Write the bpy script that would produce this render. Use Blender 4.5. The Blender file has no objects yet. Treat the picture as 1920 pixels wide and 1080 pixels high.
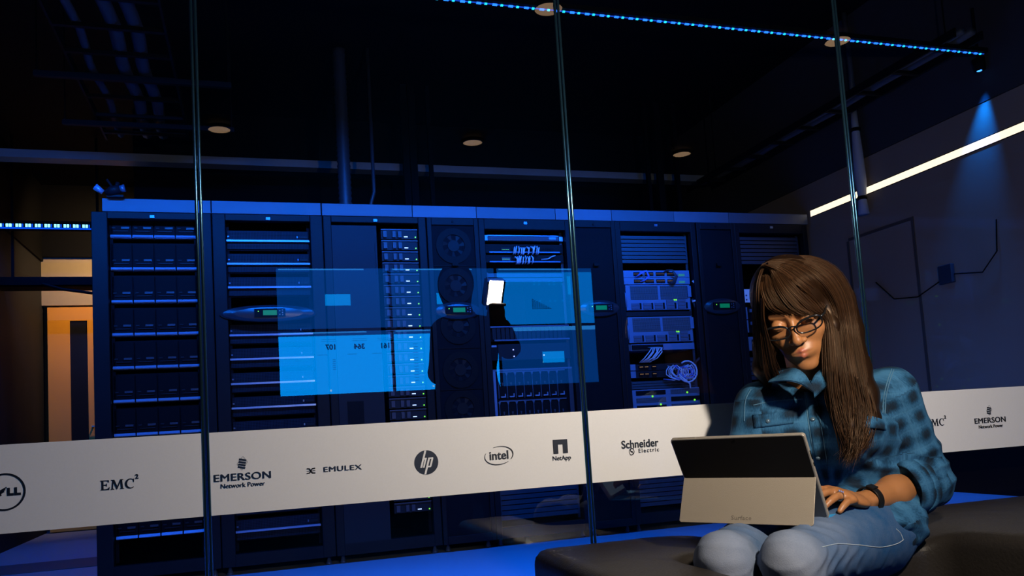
import bpy, bmesh, math, random
import numpy as np
from mathutils import Vector, Matrix, Euler
random.seed(7)
PI = math.pi
S = bpy.context.scene
C = S.collection

# ------------------------------------------------------------------ camera
# world: X runs along the glass partition, Y into the server room, Z up
F_PX, PX, PY = 1539.7, 960.0, 667.4
YAW, PITCH, ROLL = .3098, .0866, -.062
ZC = .76
def cam_rot(a, b, c):
    ca, sa, cb, sb, cc, sc = np.cos(a), np.sin(a), np.cos(b), np.sin(b), np.cos(c), np.sin(c)
    B = np.array([[1, 0, 0], [0, 0, -1], [0, 1, 0]], float)
    Ry = np.array([[ca, 0, -sa], [0, 1, 0], [sa, 0, ca]])
    Rx = np.array([[1, 0, 0], [0, cb, sb], [0, -sb, cb]])
    Rz = np.array([[cc, -sc, 0], [sc, cc, 0], [0, 0, 1]])
    return Rz @ Rx @ Ry @ B
RC = cam_rot(YAW, PITCH, ROLL)
cd = bpy.data.cameras.new('camera'); cam = bpy.data.objects.new('camera', cd); C.objects.link(cam)
cd.sensor_width = 36; cd.lens = F_PX / 1920 * 36; cd.shift_y = (PY - 540) / 1920
cd.clip_start = .02
m3 = Matrix([list(RC[0]), list(-RC[1]), list(-RC[2])]).transposed()
cam.matrix_world = Matrix.Translation((0, 0, ZC)) @ m3.to_4x4()
S.camera = cam
def at(x, y, Y):
    """point of the plane Y=const that the photograph shows at pixel x, y"""
    d = RC.T @ np.array([(x - PX) / F_PX, (y - PY) / F_PX, 1.0]); d = d * Y / d[1]
    return Vector((d[0], d[1], d[2] + ZC))

# ------------------------------------------------------------------ world, exposure
w = bpy.data.worlds.new('world'); S.world = w; w.use_nodes = True
w.node_tree.nodes['Background'].inputs[0].default_value = (.25, .32, .5, 1)
w.node_tree.nodes['Background'].inputs[1].default_value = .006
S.view_settings.view_transform = 'Standard'; S.view_settings.look = 'None'
S.view_settings.gamma = 1; S.view_settings.exposure = 0; S.view_settings.use_curve_mapping = False

def area_light(name, loc, size, power, color, direction, size_y=None, spread=None, parent=None):
    l = bpy.data.lights.new(name, 'AREA'); l.energy = power; l.color = color
    l.shape = 'RECTANGLE' if size_y else 'SQUARE'; l.size = size
    if size_y: l.size_y = size_y
    if spread: l.spread = spread
    o = bpy.data.objects.new(name, l); C.objects.link(o)
    o.rotation_euler = Vector(direction).to_track_quat('-Z', 'Y').to_euler(); o.location = loc
    if parent: o.parent = parent; o.location = Vector(loc) - parent.location
    return o
BLUE = (.004, .15, 1.0)

# ------------------------------------------------------------------ materials
MATS = {}
def mat(name, col, rough=.5, metal=0, emit=None, es=1, noise=0, nscale=20, bump=0, bscale=200, spec=.5, coat=0, trans=0):
    if name in MATS: return MATS[name]
    m = bpy.data.materials.new(name); m.use_nodes = True; nt = m.node_tree; b = nt.nodes['Principled BSDF']
    b.inputs['Base Color'].default_value = (*col, 1); b.inputs['Roughness'].default_value = rough
    b.inputs['Metallic'].default_value = metal; b.inputs['Specular IOR Level'].default_value = spec if max(col) > .03 or rough < .4 else .12
    b.inputs['Coat Weight'].default_value = coat
    b.inputs['Transmission Weight'].default_value = trans
    if emit: b.inputs['Emission Color'].default_value = (*emit, 1); b.inputs['Emission Strength'].default_value = es
    if noise:
        tc = nt.nodes.new('ShaderNodeTexCoord'); n = nt.nodes.new('ShaderNodeTexNoise'); n.inputs['Scale'].default_value = nscale
        mx = nt.nodes.new('ShaderNodeMix'); mx.data_type = 'RGBA'
        nt.links.new(tc.outputs['Object'], n.inputs['Vector']); nt.links.new(n.outputs['Fac'], mx.inputs['Factor'])
        mx.inputs['A'].default_value = (*[c * (1 - noise) for c in col], 1); mx.inputs['B'].default_value = (*[min(1, c * (1 + noise)) for c in col], 1)
        nt.links.new(mx.outputs['Result'], b.inputs['Base Color'])
    if bump:
        tc = nt.nodes.new('ShaderNodeTexCoord'); n = nt.nodes.new('ShaderNodeTexNoise'); n.inputs['Scale'].default_value = bscale
        n.inputs['Detail'].default_value = 3
        bp = nt.nodes.new('ShaderNodeBump'); bp.inputs['Strength'].default_value = bump; bp.inputs['Distance'].default_value = .003
        nt.links.new(tc.outputs['Object'], n.inputs['Vector']); nt.links.new(n.outputs['Fac'], bp.inputs['Height'])
        nt.links.new(bp.outputs['Normal'], b.inputs['Normal'])
    MATS[name] = m
    return m

# ------------------------------------------------------------------ mesh builder
class MB:
    def __init__(s): s.v = []; s.f = []; s.mi = []; s.cur = 0
    def quad(s, *ps):
        n = len(s.v); s.v += [tuple(p) for p in ps]; s.f.append(tuple(range(n, n + len(ps)))); s.mi.append(s.cur); return s
    def box(s, x0, x1, y0, y1, z0, z1):
        n = len(s.v)
        s.v += [(x, y, z) for x in (x0, x1) for y in (y0, y1) for z in (z0, z1)]
        for f in ((0, 1, 3, 2), (4, 6, 7, 5), (0, 4, 5, 1), (2, 3, 7, 6), (0, 2, 6, 4), (1, 5, 7, 3)):
            s.f.append(tuple(n + i for i in f)); s.mi.append(s.cur)
        return s
    def tube(s, pts, r, n=8, cap=True):
        pts = [Vector(p) for p in pts]; rr = r if isinstance(r, (list, tuple)) else [r] * len(pts)
        base = len(s.v); up = None
        for i, p in enumerate(pts):
            t = (pts[min(i + 1, len(pts) - 1)] - pts[max(i - 1, 0)])
            t = t.normalized() if t.length > 1e-9 else Vector((0, 0, 1))
            if up is None: up = t.orthogonal().normalized()
            up = (up - t * up.dot(t)); up = up.normalized() if up.length > 1e-6 else t.orthogonal().normalized()
            sd = t.cross(up)
            for k in range(n):
                a = 2 * PI * k / n; s.v.append(tuple(p + (up * math.cos(a) + sd * math.sin(a)) * rr[i]))
        for i in range(len(pts) - 1):
            for k in range(n):
                a = base + i * n + k; b = base + i * n + (k + 1) % n
                s.f.append((a, b, b + n, a + n)); s.mi.append(s.cur)
        if cap:
            s.f.append(tuple(base + k for k in range(n))[::-1]); s.mi.append(s.cur)
            s.f.append(tuple(base + (len(pts) - 1) * n + k for k in range(n))); s.mi.append(s.cur)
        return s
    def prism(s, poly, axis_o, u, v, nrm, th):
        """polygon (2-D list) in the frame o,u,v extruded along nrm"""
        o = Vector(axis_o); u = Vector(u); v = Vector(v); nn = Vector(nrm); n = len(s.v); k = len(poly)
        s.v += [tuple(o + u * a + v * b) for a, b in poly] + [tuple(o + u * a + v * b + nn * th) for a, b in poly]
        s.f.append(tuple(range(n, n + k))); s.mi.append(s.cur)
        s.f.append(tuple(range(n + k, n + 2 * k))[::-1]); s.mi.append(s.cur)
        for i in range(k):
            j = (i + 1) % k; s.f.append((n + i, n + k + i, n + k + j, n + j)); s.mi.append(s.cur)
        return s
    def ring(s, c, r0, r1, th, n=32, a0=0, a1=2 * PI, sx=1, sz=1):
        """flat ring in an XZ plane, facing -Y, thickness th towards +Y"""
        cx, cy, cz = c; full = abs(a1 - a0 - 2 * PI) < 1e-6
        b = len(s.v); m = n if full else n + 1
        for i in range(m):
            a = a0 + (a1 - a0) * i / n
            for r in (r0, r1):
                for y in (cy, cy + th): s.v.append((cx + r * sx * math.cos(a), y, cz + r * sz * math.sin(a)))
        for i in range(n):
            p = b + 4 * i; q = b + 4 * ((i + 1) % m)
            for f in ((p, p + 2, q + 2, q), (p + 1, q + 1, q + 3, p + 3), (p + 2, p + 3, q + 3, q + 2), (p, q, q + 1, p + 1)):
                s.f.append(f); s.mi.append(s.cur)
        if not full:
            for p in (b, b + 4 * n): s.f.append((p, p + 1, p + 3, p + 2)); s.mi.append(s.cur)
        return s
    def disc(s, c, r, th, n=32, sx=1, sz=1):
        return s.prism([(r * sx * math.cos(2 * PI * i / n), r * sz * math.sin(2 * PI * i / n)) for i in range(n)], c, (1, 0, 0), (0, 0, 1), (0, 1, 0), th)
    def build(s, name, mats, parent=None, smooth=False, bevel=0, off=None):
        me = bpy.data.meshes.new(name); me.from_pydata(s.v, [], s.f)
        if not isinstance(mats, (list, tuple)): mats = [mats]
        for m in mats: me.materials.append(m)
        me.polygons.foreach_set('material_index', s.mi)
        bm = bmesh.new(); bm.from_mesh(me); bmesh.ops.recalc_face_normals(bm, faces=bm.faces); bm.to_mesh(me); bm.free()
        if smooth: me.polygons.foreach_set('use_smooth', [True] * len(me.polygons))
        o = bpy.data.objects.new(name, me); C.objects.link(o)
        if off: o.location = off
        if parent: o.parent = parent
        if bevel:
            b = o.modifiers.new('bevel', 'BEVEL'); b.width = bevel; b.segments = 2; b.limit_method = 'ANGLE'
        return o
def tag(o, label=None, cat=None, group=None, kind=None):
    if label: o['label'] = label
    if cat: o['category'] = cat
    if group: o['group'] = group
    if kind: o['kind'] = kind
    return o
def thing(name, label, cat, loc=(0, 0, 0), group=None):
    o = bpy.data.objects.new(name, None); C.objects.link(o); o.location = loc; o.empty_display_size = .1
    return tag(o, label, cat, group)
def struct(name, mb, m, parent=None, **k):
    o = mb.build(name, m, parent, **k)
    if parent is None: o['kind'] = 'structure'
    return o
def copy_tree(o, parent=None):
    c = o.copy(); C.objects.link(c)
    if parent: c.parent = parent
    for ch in [x for x in CHILD.get(o.name, [])]: copy_child(ch, c)
    return c
CHILD = {}
def copy_child(ch, p):
    c = ch.copy(); C.objects.link(c); c.parent = p
    for g in CHILD.get(ch.name, []): copy_child(g, c)
def reg(root):
    """remember the children of a thing so that copies are quick"""
    for o in [x for x in bpy.data.objects if x.parent == root]:
        CHILD.setdefault(root.name, []).append(o)
        for g in [x for x in bpy.data.objects if x.parent == o]: CHILD.setdefault(o.name, []).append(g)
    return root
def text_mesh(body, size, name, material, loc, parent=None, bold=0, sx=1, shear=0, spacing=1, align='CENTER', ext=.0006, mirror=False, ry=0, fat=0):
    c = bpy.data.curves.new(name, 'FONT'); c.body = body; c.size = size; c.offset = bold; c.shear = shear; c.space_character = spacing
    c.align_x = align; c.align_y = 'CENTER'; c.extrude = ext; c.resolution_u = 4
    t = bpy.data.objects.new('tmp', c); C.objects.link(t)
    bpy.context.view_layer.update()
    me = bpy.data.meshes.new_from_object(t.evaluated_get(bpy.context.evaluated_depsgraph_get()))
    bpy.data.objects.remove(t)
    if fat:       # heavier strokes without disturbing sharp corners
        bm = bmesh.new(); bm.from_mesh(me)
        for dx, dy in ((fat, 0), (fat / 2, fat / 2)):
            g = bmesh.ops.duplicate(bm, geom=bm.verts[:] + bm.edges[:] + bm.faces[:] if dx == fat else base)
            vs = [e for e in g['geom'] if isinstance(e, bmesh.types.BMVert)]; base = g['geom']
            bmesh.ops.translate(bm, verts=vs, vec=(dx if dx == fat else -fat / 2, dy, 1e-5))
        bm.to_mesh(me); bm.free()
    R = Matrix.Rotation(PI / 2, 4, 'X')          # faces -Y
    if mirror: R = Matrix.Rotation(PI, 4, 'Z') @ R  # faces +Y
    me.transform(Matrix.Translation(loc) @ Matrix.Rotation(ry, 4, 'Y') @ R @ Matrix.Diagonal((sx, 1, 1, 1)))
    me.materials.clear(); me.materials.append(material)
    o = bpy.data.objects.new(name, me); C.objects.link(o)
    if parent: o.parent = parent
    return o
# ================================================================== the room
GY = 1.90           # the glass partition
KS = GY / 2.45      # the film was measured on a plane 2.45 m away
RY = 5.145          # the fronts of the racks
m_black = mat('black_paint', (.0025, .0025, .003), .8, noise=.3)
m_floor = mat('raised_floor', (.30, .34, .42), .5, noise=.06, nscale=60)
m_hall = mat('hall_carpet', (.015, .015, .018), .9, noise=.3, nscale=90, bump=.4)
m_wood = mat('orange_wood', (.62, .26, .012), .5, noise=.12, nscale=2)
m_beige = mat('beige_wall', (.32, .25, .17), .8, noise=.06)
m_greywall = mat('dark_grey_wall', (.018, .018, .02), .7, noise=.2, nscale=4)

# brown glossy side wall of the server room
def side_wall_mat():
    m = bpy.data.materials.new('brown_gloss_panel'); m.use_nodes = True; nt = m.node_tree; b = nt.nodes['Principled BSDF']
    tc = nt.nodes.new('ShaderNodeTexCoord'); n = nt.nodes.new('ShaderNodeTexNoise'); n.inputs['Scale'].default_value = 1.3; n.inputs['Detail'].default_value = 4
    r = nt.nodes.new('ShaderNodeValToRGB'); r.color_ramp.elements[0].color = (.20, .15, .10, 1); r.color_ramp.elements[1].color = (.30, .23, .16, 1)
    nt.links.new(tc.outputs['Object'], n.inputs['Vector']); nt.links.new(n.outputs['Fac'], r.inputs['Fac']); nt.links.new(r.outputs['Color'], b.inputs['Base Color'])
    b.inputs['Roughness'].default_value = .55
    b.inputs['Coat Weight'].default_value = .6; b.inputs['Coat Roughness'].default_value = .02
    return m
m_side = side_wall_mat()

struct('floor', MB().box(-2.4, 7, -5, 9.6, -.1, 0), m_floor)
struct('floor_shade_strip', MB().box(-2.0, -.86, 6.25, 6.78, 0, .004), mat('floor_shade_teal', (.03, .07, .10), .6))  # shade on the floor behind the racks, laid as a dark teal strip
struct('trim_2', MB().box(-2.4, 7, -5, GY - .03, 0, .004), m_hall)
struct('wall_right', MB().box(4.09, 4.2, GY + .05, 9.3, 0, 2.46), m_side)
struct('trim_3', MB().box(4.088, 4.2, GY + .05, 9.3, 2.465, 3.5), mat('upper_wall', (.03, .03, .032), .8))
struct('trim_8', MB().box(3.62, 4.088, GY + .06, 4.9, 0, .2), m_floor)
struct('baseboard_right', MB().box(4.078, 4.0899, GY + .06, 5.1, .2, .60), m_black)
struct('wall_back', MB().box(-.84, 4.3, 7.0, 7.1, 0, 3.5), m_black)
struct('wall_left', MB().box(-2.1, -1.98, GY + .05, 9.3, 0, 3.5), m_greywall)
wd = MB().box(-1.98, -.7, 9.2, 9.3, 2.27, 2.76); wd.box(-.9, -.7, 9.2, 9.3, 0, 2.27)
struct('wall_far', wd, m_beige)
struct('trim_6', MB().box(-1.98, -.7, 9.15, 9.3, 2.76, 3.5), m_black)
struct('trim_7', MB().box(-2.1, -1.96, 7.0, 9.2, 2.72, 3.5), m_black)
struct('ceiling', MB().box(-2.4, 7, -5, 9.6, 3.5, 3.6), m_black)
struct('wall_front', MB().box(-2.4, 7, -5.05, -4.95, 0, 3.5), m_greywall)
struct('wall_hall_right', MB().box(6.9, 7, -4.95, GY, 0, 3.5), m_greywall)
struct('wall_hall_left', MB().box(-2.4, -2.3, -4.95, 9.3, 0, 3.5), m_greywall)

# the door in the far left corner
d = MB().box(0, .20, 0, .04, 0, 2.24).box(.36, .92, 0, .04, 0, 2.24).box(.20, .36, 0, .04, 0, .3).box(.20, .36, 0, .04, 2.1, 2.24)
dr = struct('door_1', d, m_wood); dr.location = (-1.93, 9.2, .01)
MB().box(.20, .36, .012, .022, .3, 2.1).build('glass_slit', mat('dark_glass', (.01, .01, .012), .1), dr)
h = MB().tube([(.40, -.0, 1.02), (.40, -.06, 1.02), (.52, -.06, 1.02)], .01); h.build('door_handle', mat('steel', (.6, .6, .6), .3, 1), dr)
# added warm lamp, hidden behind the back wall, to brighten the door wall
area_light('added_corner_light', (-.74, 8.1, 3.2), .3, 24, (1, .64, .30), (-.8, 1.1, -.75), spread=math.radians(95))
tl = thing('added_lamp', 'added unseen square lamp behind the racks that brightens the wooden door', 'lamp', (-.74, 8.1, 3.24))
MB().box(-.17, .17, -.17, .17, .0, .04).build('housing', m_black, tl)
MB().box(-.14, .14, -.14, .14, -.004, -.001).build('diffuser', mat('lamp_warm', (.8, .7, .5), .5, emit=(1, .72, .42), es=2), tl)
# dark cable duct crossing in front of that wall
cd_ = thing('cable_duct', 'black cable duct crossing high in front of the beige wall above the wooden door', 'cable duct', (-1.98, 7.6, 2.17))
MB().box(0, 1.13, 0, .22, 0, .012).box(0, 1.13, 0, .012, 0, .08).box(0, 1.13, .21, .22, 0, .08).build('channel', m_black, cd_)
for x in (.1, .75): MB().box(x, x + .02, .1, .12, .0, 1.33).build('hanger', m_black, cd_)
MB().tube([(.35, -.0, .02), (.5, -.02, -.03), (.75, -.03, -.07), (.9, .0, -.075)], .012).build('drooping_cable', m_black, cd_)

# ------------------------------------------------------------------ glass partition
def glass_mat():
    m = bpy.data.materials.new('clear_glass'); m.use_nodes = True; nt = m.node_tree; nt.nodes.remove(nt.nodes['Principled BSDF'])
    out = nt.nodes['Material Output']; t = nt.nodes.new('ShaderNodeBsdfTransparent'); g = nt.nodes.new('ShaderNodeBsdfGlossy'); g.inputs['Roughness'].default_value = 0
    t.inputs[0].default_value = (.93, .95, .96, 1)
    mx = nt.nodes.new('ShaderNodeMixShader'); fr = nt.nodes.new('ShaderNodeFresnel'); fr.inputs['IOR'].default_value = 1.52
    # same reflectance from either side of the pane (the Fresnel node would give total reflection from inside)
    ge = nt.nodes.new('ShaderNodeNewGeometry'); io = nt.nodes.new('ShaderNodeMapRange'); io.inputs[3].default_value = 1.52; io.inputs[4].default_value = 1 / 1.52
    nt.links.new(ge.outputs['Backfacing'], io.inputs[0]); nt.links.new(io.outputs[0], fr.inputs['IOR'])
    ml = nt.nodes.new('ShaderNodeMath'); ml.operation = 'MULTIPLY'; ml.inputs[1].default_value = 3.0; ml.use_clamp = True
    nt.links.new(fr.outputs[0], ml.inputs[0]); nt.links.new(ml.outputs[0], mx.inputs[0])
    nt.links.new(t.outputs[0], mx.inputs[1]); nt.links.new(g.outputs[0], mx.inputs[2]); nt.links.new(mx.outputs[0], out.inputs[0])
    m2 = bpy.data.materials.new('clear_glass_core'); m2.use_nodes = True; nt = m2.node_tree; nt.nodes.remove(nt.nodes['Principled BSDF'])
    t = nt.nodes.new('ShaderNodeBsdfTransparent'); nt.links.new(t.outputs[0], nt.nodes['Material Output'].inputs[0])
    return m, m2
m_glass, m_core = glass_mat()
m_band = mat('white_film', (.72, .72, .74), .55, noise=.03, nscale=300)
m_ink = mat('dark_navy_lettering', (.008, .011, .02), .35)
m_seal = mat('clear_edge_seal', (.07, .19, .28), .22, .9)
joints = [-2.40 / KS] + [-1.262, -.126, 1.016, 2.146, 3.276, 4.406, 5.54, 6.67, 7.8, 6.9 / KS]
joints = [j * KS for j in joints]
BZ0, BZ1 = ZC + (.568 - ZC) * KS, ZC + (.797 - ZC) * KS
panes = []
for i in range(len(joints) - 1):
    x0, x1 = joints[i] + .006, joints[i + 1] - .006
    mb = MB(); mb.box(x0, x1, GY, GY + .012, .02, 3.1)
    mb.mi = [1] * 6; mb.mi[2] = 0
    # face 2 of the box is the one towards -Y (the hallway)
    p = struct('window_%d' % (i + 1), mb, [m_glass, m_core])
    b = MB().box(x0, x1, GY - .0012, GY - .0002, BZ0, BZ1).build('film_band', m_band, p)
    panes.append((x0, x1, b))
struct('trim_4', MB().box(-2.4, 6.9, GY - .01, GY + .03, 0, .02), m_black)
struct('trim_5', MB().box(-2.4, 6.9, GY - .03, GY + .05, 3.1, 3.5), m_black)
names = ['left', 'second', 'third', 'right', 'far right']
for k, x in enumerate(joints[2:5]):
    o = thing('edge_seal', ['leftmost clear vertical edge seal between glass panes, beside the diamond wordmark',
                     'middle clear vertical edge seal between glass panes, meeting the bench end',
                     'rightmost clear vertical edge seal between glass panes, behind the seated woman',
                     'narrow clear vertical edge seal at the right beyond the photo edge', 'narrow clear vertical edge seal furthest right'][k], 'glass joint', (x, GY, 0)) if k < 3 else None
    if o:
        MB().tube([(-.0045, -.001, .02), (-.0045, -.001, 3.1)], .0035, 10).build('seal_bead', m_seal, o, smooth=True)
        MB().tube([(.0045, -.001, .02), (.0045, -.001, 3.1)], .0035, 10).build('seal_bead', m_seal, o, smooth=True)

def band_of(x):
    for x0, x1, b in panes:
        if x0 <= x * KS <= x1: return b
LY = 2.45 - .0026
LOGOS = []
def logo(mb, name, x, m=m_ink, label=None):
    o = mb.build(name, m, band_of(x)); LOGOS.append(o)
    if label: o['label'] = label
    return o
def tx(body, h, name, x, z, **k):
    o = text_mesh(body, h, name, k.pop('m', m_ink), (x, LY, z), parent=band_of(x), **k); LOGOS.append(o); return o
# ring logo, slanted E
def dell(x, z, s):
    mb = MB().ring((x, LY, z), .90 * s, 1.0 * s, .001, 48); logo(mb, 'ring_emblem', x)
    q = .40 * s; hh = .17 * s
    def P(poly, dx, nm='emblem_letter'):
        logo(MB().prism(poly, (x + dx, LY, z), (1, 0, 0), (0, 0, 1), (0, 1, 0), .0008), nm, x)
    k = s
    hh = .215 * s
    # D as a heavy outline letter
    P([(-.80 * k, -hh), (-.80 * k, hh), (-.66 * k, hh), (-.66 * k, -hh)], 0)
    P([(-.66 * k, hh), (-.52 * k, hh), (-.40 * k, .5 * hh), (-.38 * k, 0), (-.40 * k, -.5 * hh), (-.52 * k, -hh), (-.66 * k, -hh), (-.66 * k, -.55 * hh), (-.56 * k, -.5 * hh), (-.53 * k, 0), (-.56 * k, .5 * hh), (-.66 * k, .55 * hh)], 0)
    # slanted E : a stem and three bars climbing to the right
    P([(-.38 * k, -.02 * k), (-.26 * k, -.24 * k), (-.13 * k, -.17 * k), (-.25 * k, .05 * k)], 0)
    for i in range(3):
        ox, oz = -.30 * k + i * .055 * k, -.17 * k + i * .105 * k
        P([(ox, oz), (ox + .30 * k, oz + .17 * k), (ox + .27 * k, oz + .235 * k), (ox - .03 * k, oz + .065 * k)], 0)
    for dx in (.12, .46):
        P([(dx * k, -hh), (dx * k, hh), ((dx + .13) * k, hh), ((dx + .13) * k, -hh * .38), ((dx + .31) * k, -hh * .38), ((dx + .31) * k, -hh)], 0)
dell(-.617, .6745, .0485)
# serif wordmark EMC with a small raised 2
def serif(x, z, h, sw):
    def P(poly, ox): logo(MB().prism([(ox + a * h, b * h) for a, b in poly], (x, LY, z), (1, 0, 0), (0, 0, 1), (0, 1, 0), .0008), 'serif_letter', x)
    P([(0, 0), (0, .07), (.1, .1), (.1, .9), (0, .93), (0, 1), (.78, 1), (.8, .76), (.74, .76), (.6, .9), (.28, .9), (.28, .56), (.5, .56), (.56, .66), (.6, .66), (.6, .36), (.56, .36), (.5, .46), (.28, .46), (.28, .1), (.62, .1), (.8, .28), (.86, .28), (.8, 0)], 0)
    P([(0, 0), (0, .06), (.1, .1), (.18, .9), (.06, .94), (.06, 1), (.36, 1), (.64, .32), (.92, 1), (1.2, 1), (1.2, .94), (1.1, .9), (1.16, .1), (1.26, .06), (1.26, 0), (.88, 0), (.88, .06), (.97, .1), (.92, .72), (.62, 0), (.56, 0), (.27, .72), (.22, .1), (.34, .06), (.34, 0)], .93 * h)
    c = []
    for i in range(17):
        a = math.radians(48 + 264 * i / 16); c.append((.5 + .5 * math.cos(a), .5 + .52 * math.sin(a)))
    e = []
    for i in range(17):
        a = math.radians(312 - 264 * i / 16); e.append((.56 + .36 * math.cos(a), .5 + .42 * math.sin(a)))
    P(c + e, 2.28 * h); P([(.8, .62), (.86, .62), (.86, 1.0), (.8, .96), (.74, .86)], 2.28 * h)
    tx('2', h * .62, 'small_raised_2', x + h * 3.42, z + h * 1.15, bold=.0006)
serif(-.392, .6600, .0262, 1); serif(2.372, .668, .0262, 1)
# diamond logo and wordmark
def emerson(x, z):
    tx('EMERSON', .0285, 'bold_wordmark', x, z, fat=.0009, sx=1.2, spacing=1.04); tx('Network Power', .0178, 'small_wordmark', x, z - .0225, fat=.0003)
    mb = MB()
    c = Vector((x, 0, z + .037))
    for i in range(4):
        dz = -.0105 + i * .007
        mb.prism([(-.012 + .0012 * i, dz), (-.0105 + .0012 * i, dz + .0048), (.0085 + .0012 * i, dz + .0002), (.007 + .0012 * i, dz - .0046)], (c.x, LY, c.z), (1, 0, 0), (0, 0, 1), (0, 1, 0), .0008)
    for a, b in (((-.013, 0), (.003, .021)), ((.003, .021), (.015, .004)), ((.015, .004), (-.001, -.018)), ((-.001, -.018), (-.013, 0))):
        mb.tube([(c.x + a[0], LY, c.z + a[1]), (c.x + b[0], LY, c.z + b[1])], .0003, 4)
    logo(mb, 'striped_diamond_emblem', x)
emerson(-.031, .6685); emerson(2.675, .674)
# three-stroke emblem and wordmark
def emulex(x, z):
    tx('EMULEX', .0205, 'wide_wordmark', x + .015, z, fat=.0007, sx=1.35, spacing=1.12)
    mb = MB(); e = x - .074
    for s in (1, -1):
        for o_ in (0, .0035): mb.tube([(e - .011, LY, z + s * (.0068 + o_ * .0)), (e - .004, LY, z + s * .006), (e + .0, LY, z), (e + .004, LY, z - s * .006), (e + .012, LY, z - s * .0068)], .0016, 5)
    mb.box(e - .011, e - .004, LY, LY + .001, z - .0008, z + .0008); mb.box(e + .004, e + .012, LY, LY + .001, z - .0008, z + .0008)
    logo(mb, 'crossed_stroke_emblem', x)
emulex(.230, .6715); 
def emulex_right(x, z): pass
# round emblem with slanted letters cut out
def hp(x, z, r):
    logo(MB().disc((x, LY, z), r, .001, 48), 'round_emblem', x)
    k = r; sh = .3
    def P(poly): logo(MB().prism([((a + sh * b) * k, b * k) for a, b in poly], (x, LY - .0006, z), (1, 0, 0), (0, 0, 1), (0, 1, 0), .0005), 'cut_out_letter', x, m_band)
    P([(-.42, -.42), (-.42, .98), (-.26, .98), (-.26, .38), (-.1, .38), (-.06, .36), (-.06, -.42), (-.2, -.42), (-.2, .24), (-.26, .24), (-.26, -.42)])
    P([(.06, -.98), (.06, .38), (.22, .38), (.22, -.98)])
    P([(.22, .26), (.22, .38), (.46, .38), (.5, .3), (.5, -.34), (.46, -.42), (.22, -.42), (.22, -.30), (.35, -.30), (.35, .26)])
hp(.4935, .6715, .0362)
# swoosh ring with lower-case wordmark
def intel(x, z):
    tx('intel', .037, 'ring_wordmark', x, z, bold=.0006, sx=.98)
    mb = MB()
    n = 40
    for a0, a1, w0 in ((math.radians(150), math.radians(385), .0026), (math.radians(60), math.radians(120), .0014)):
        pass
    def arc(d0, d1, wf):
        P1 = []; P2 = []
        for i in range(n + 1):
            t = i / n; a = math.radians(d0 + (d1 - d0) * t); w = wf(t)
            ex, ez = .047 * math.cos(a), .0285 * math.sin(a)
            P1.append((ex, ez)); P2.append((ex * (1 - w), ez * (1 - w)))
        for i in range(n):
            pts = [P1[i], P1[i + 1], P2[i + 1], P2[i]]; ca, sa = math.cos(.12), math.sin(.12)
            mb.prism([(p[0] * ca - p[1] * sa, p[0] * sa + p[1] * ca) for p in pts], (x, LY, z), (1, 0, 0), (0, 0, 1), (0, 1, 0), .0008)
    arc(-40, 108, lambda t: .05 + .03 * math.sin(PI * t)); arc(150, 305, lambda t: .03 + .12 * math.sin(PI * min(1, t * 1.0)) * t)
    logo(mb, 'oval_swoosh_emblem', x)
intel(.7215, .676)
def netapp(x, z):
    h = .022; wv = .0245
    logo(MB().prism([(-wv, -h), (-wv, h), (wv, h), (wv, -h), (.008, -h), (.008, .3 * h), (-.008, .3 * h), (-.008, -h)], (x, LY, z + .0125), (1, 0, 0), (0, 0, 1), (0, 1, 0), .0008), 'square_arch_emblem', x)
    tx('NetApp', .0195, 'small_wordmark', x + .002, z - .024, bold=.0002)
netapp(.925, .678)
def schneider(x, z):
    tx('Schneider', .036, 'bold_wordmark', x, z + .010, bold=.0006, sx=.93); tx('Electric', .0185, 'spaced_wordmark', x + .030, z - .0125, bold=.0001, spacing=1.3)
    mb = MB(); e = (x - .031, z - .013)
    for s in (1, -1):
        mb.tube([(e[0] + s * .007 + .003 * q, LY, e[1] + s * zz) for q, zz in ((0, .009), (-2.2 * s, .0105), (-4 * s, .006), (-3.4 * s, .001), (-2 * s, -.002))], .0014, 6)
    mb.ring((e[0], LY, e[1]), .0095, .0112, .0008, 24, sx=.85)
    logo(mb, 'curled_emblem', x)
schneider(1.202, .6705)
emx = 2.93
tx('EMULEX', .0205, 'wide_wordmark', 2.985, .678, fat=.0007, sx=1.35, spacing=1.12)
mb = MB()
for s in (1, -1): mb.tube([(2.885, LY, .678 + s * .0068), (2.892, LY, .678 + s * .006), (2.896, LY, .678), (2.900, LY, .678 - s * .006), (2.908, LY, .678 - s * .0068)], .0016, 5)
logo(mb, 'crossed_stroke_emblem', 2.89)
for o in LOGOS:      # bring the lettering onto the film
    for v in o.data.vertices: v.co = (v.co.x * KS, v.co.y - 2.45 + GY, ZC + (v.co.z - ZC) * KS)

# ------------------------------------------------------------------ ceiling furniture
sx0, sx1 = -1.9, 4.0; SY, SZ = 3.42, 2.685
ls = thing('led_strip', 'long blue LED light strip under the ceiling, across the top right', 'light strip', (0, SY, SZ))
MB().box(sx0, sx1, -.02, .03, .006, .03).build('rail', m_black, ls)
m_ledb = mat('led_blue', (.02, .1, .6), .4, emit=(.015, .16, 1.0), es=2.6); m_ledc = mat('led_cyan', (.02, .3, .5), .4, emit=(.02, .75, .95), es=1.5)
m_ledd = mat('led_strip_gap', (.01, .05, .3), .4, emit=(.01, .09, .8), es=.8)
mb = MB(); n = int((sx1 - sx0) / .038)
for i in range(n):
    x = sx0 + i * .038
    mb.cur = 0 if i % 2 else 1; mb.box(x + .004, x + (.026 if i % 2 else .016), -.004, .004, -.004, .003)
    mb.cur = 2; mb.box(x, x + .038, -.003, .003, -.0005, .003)
mb.build('led_row', [m_ledb, m_ledc, m_ledd], ls)
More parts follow.
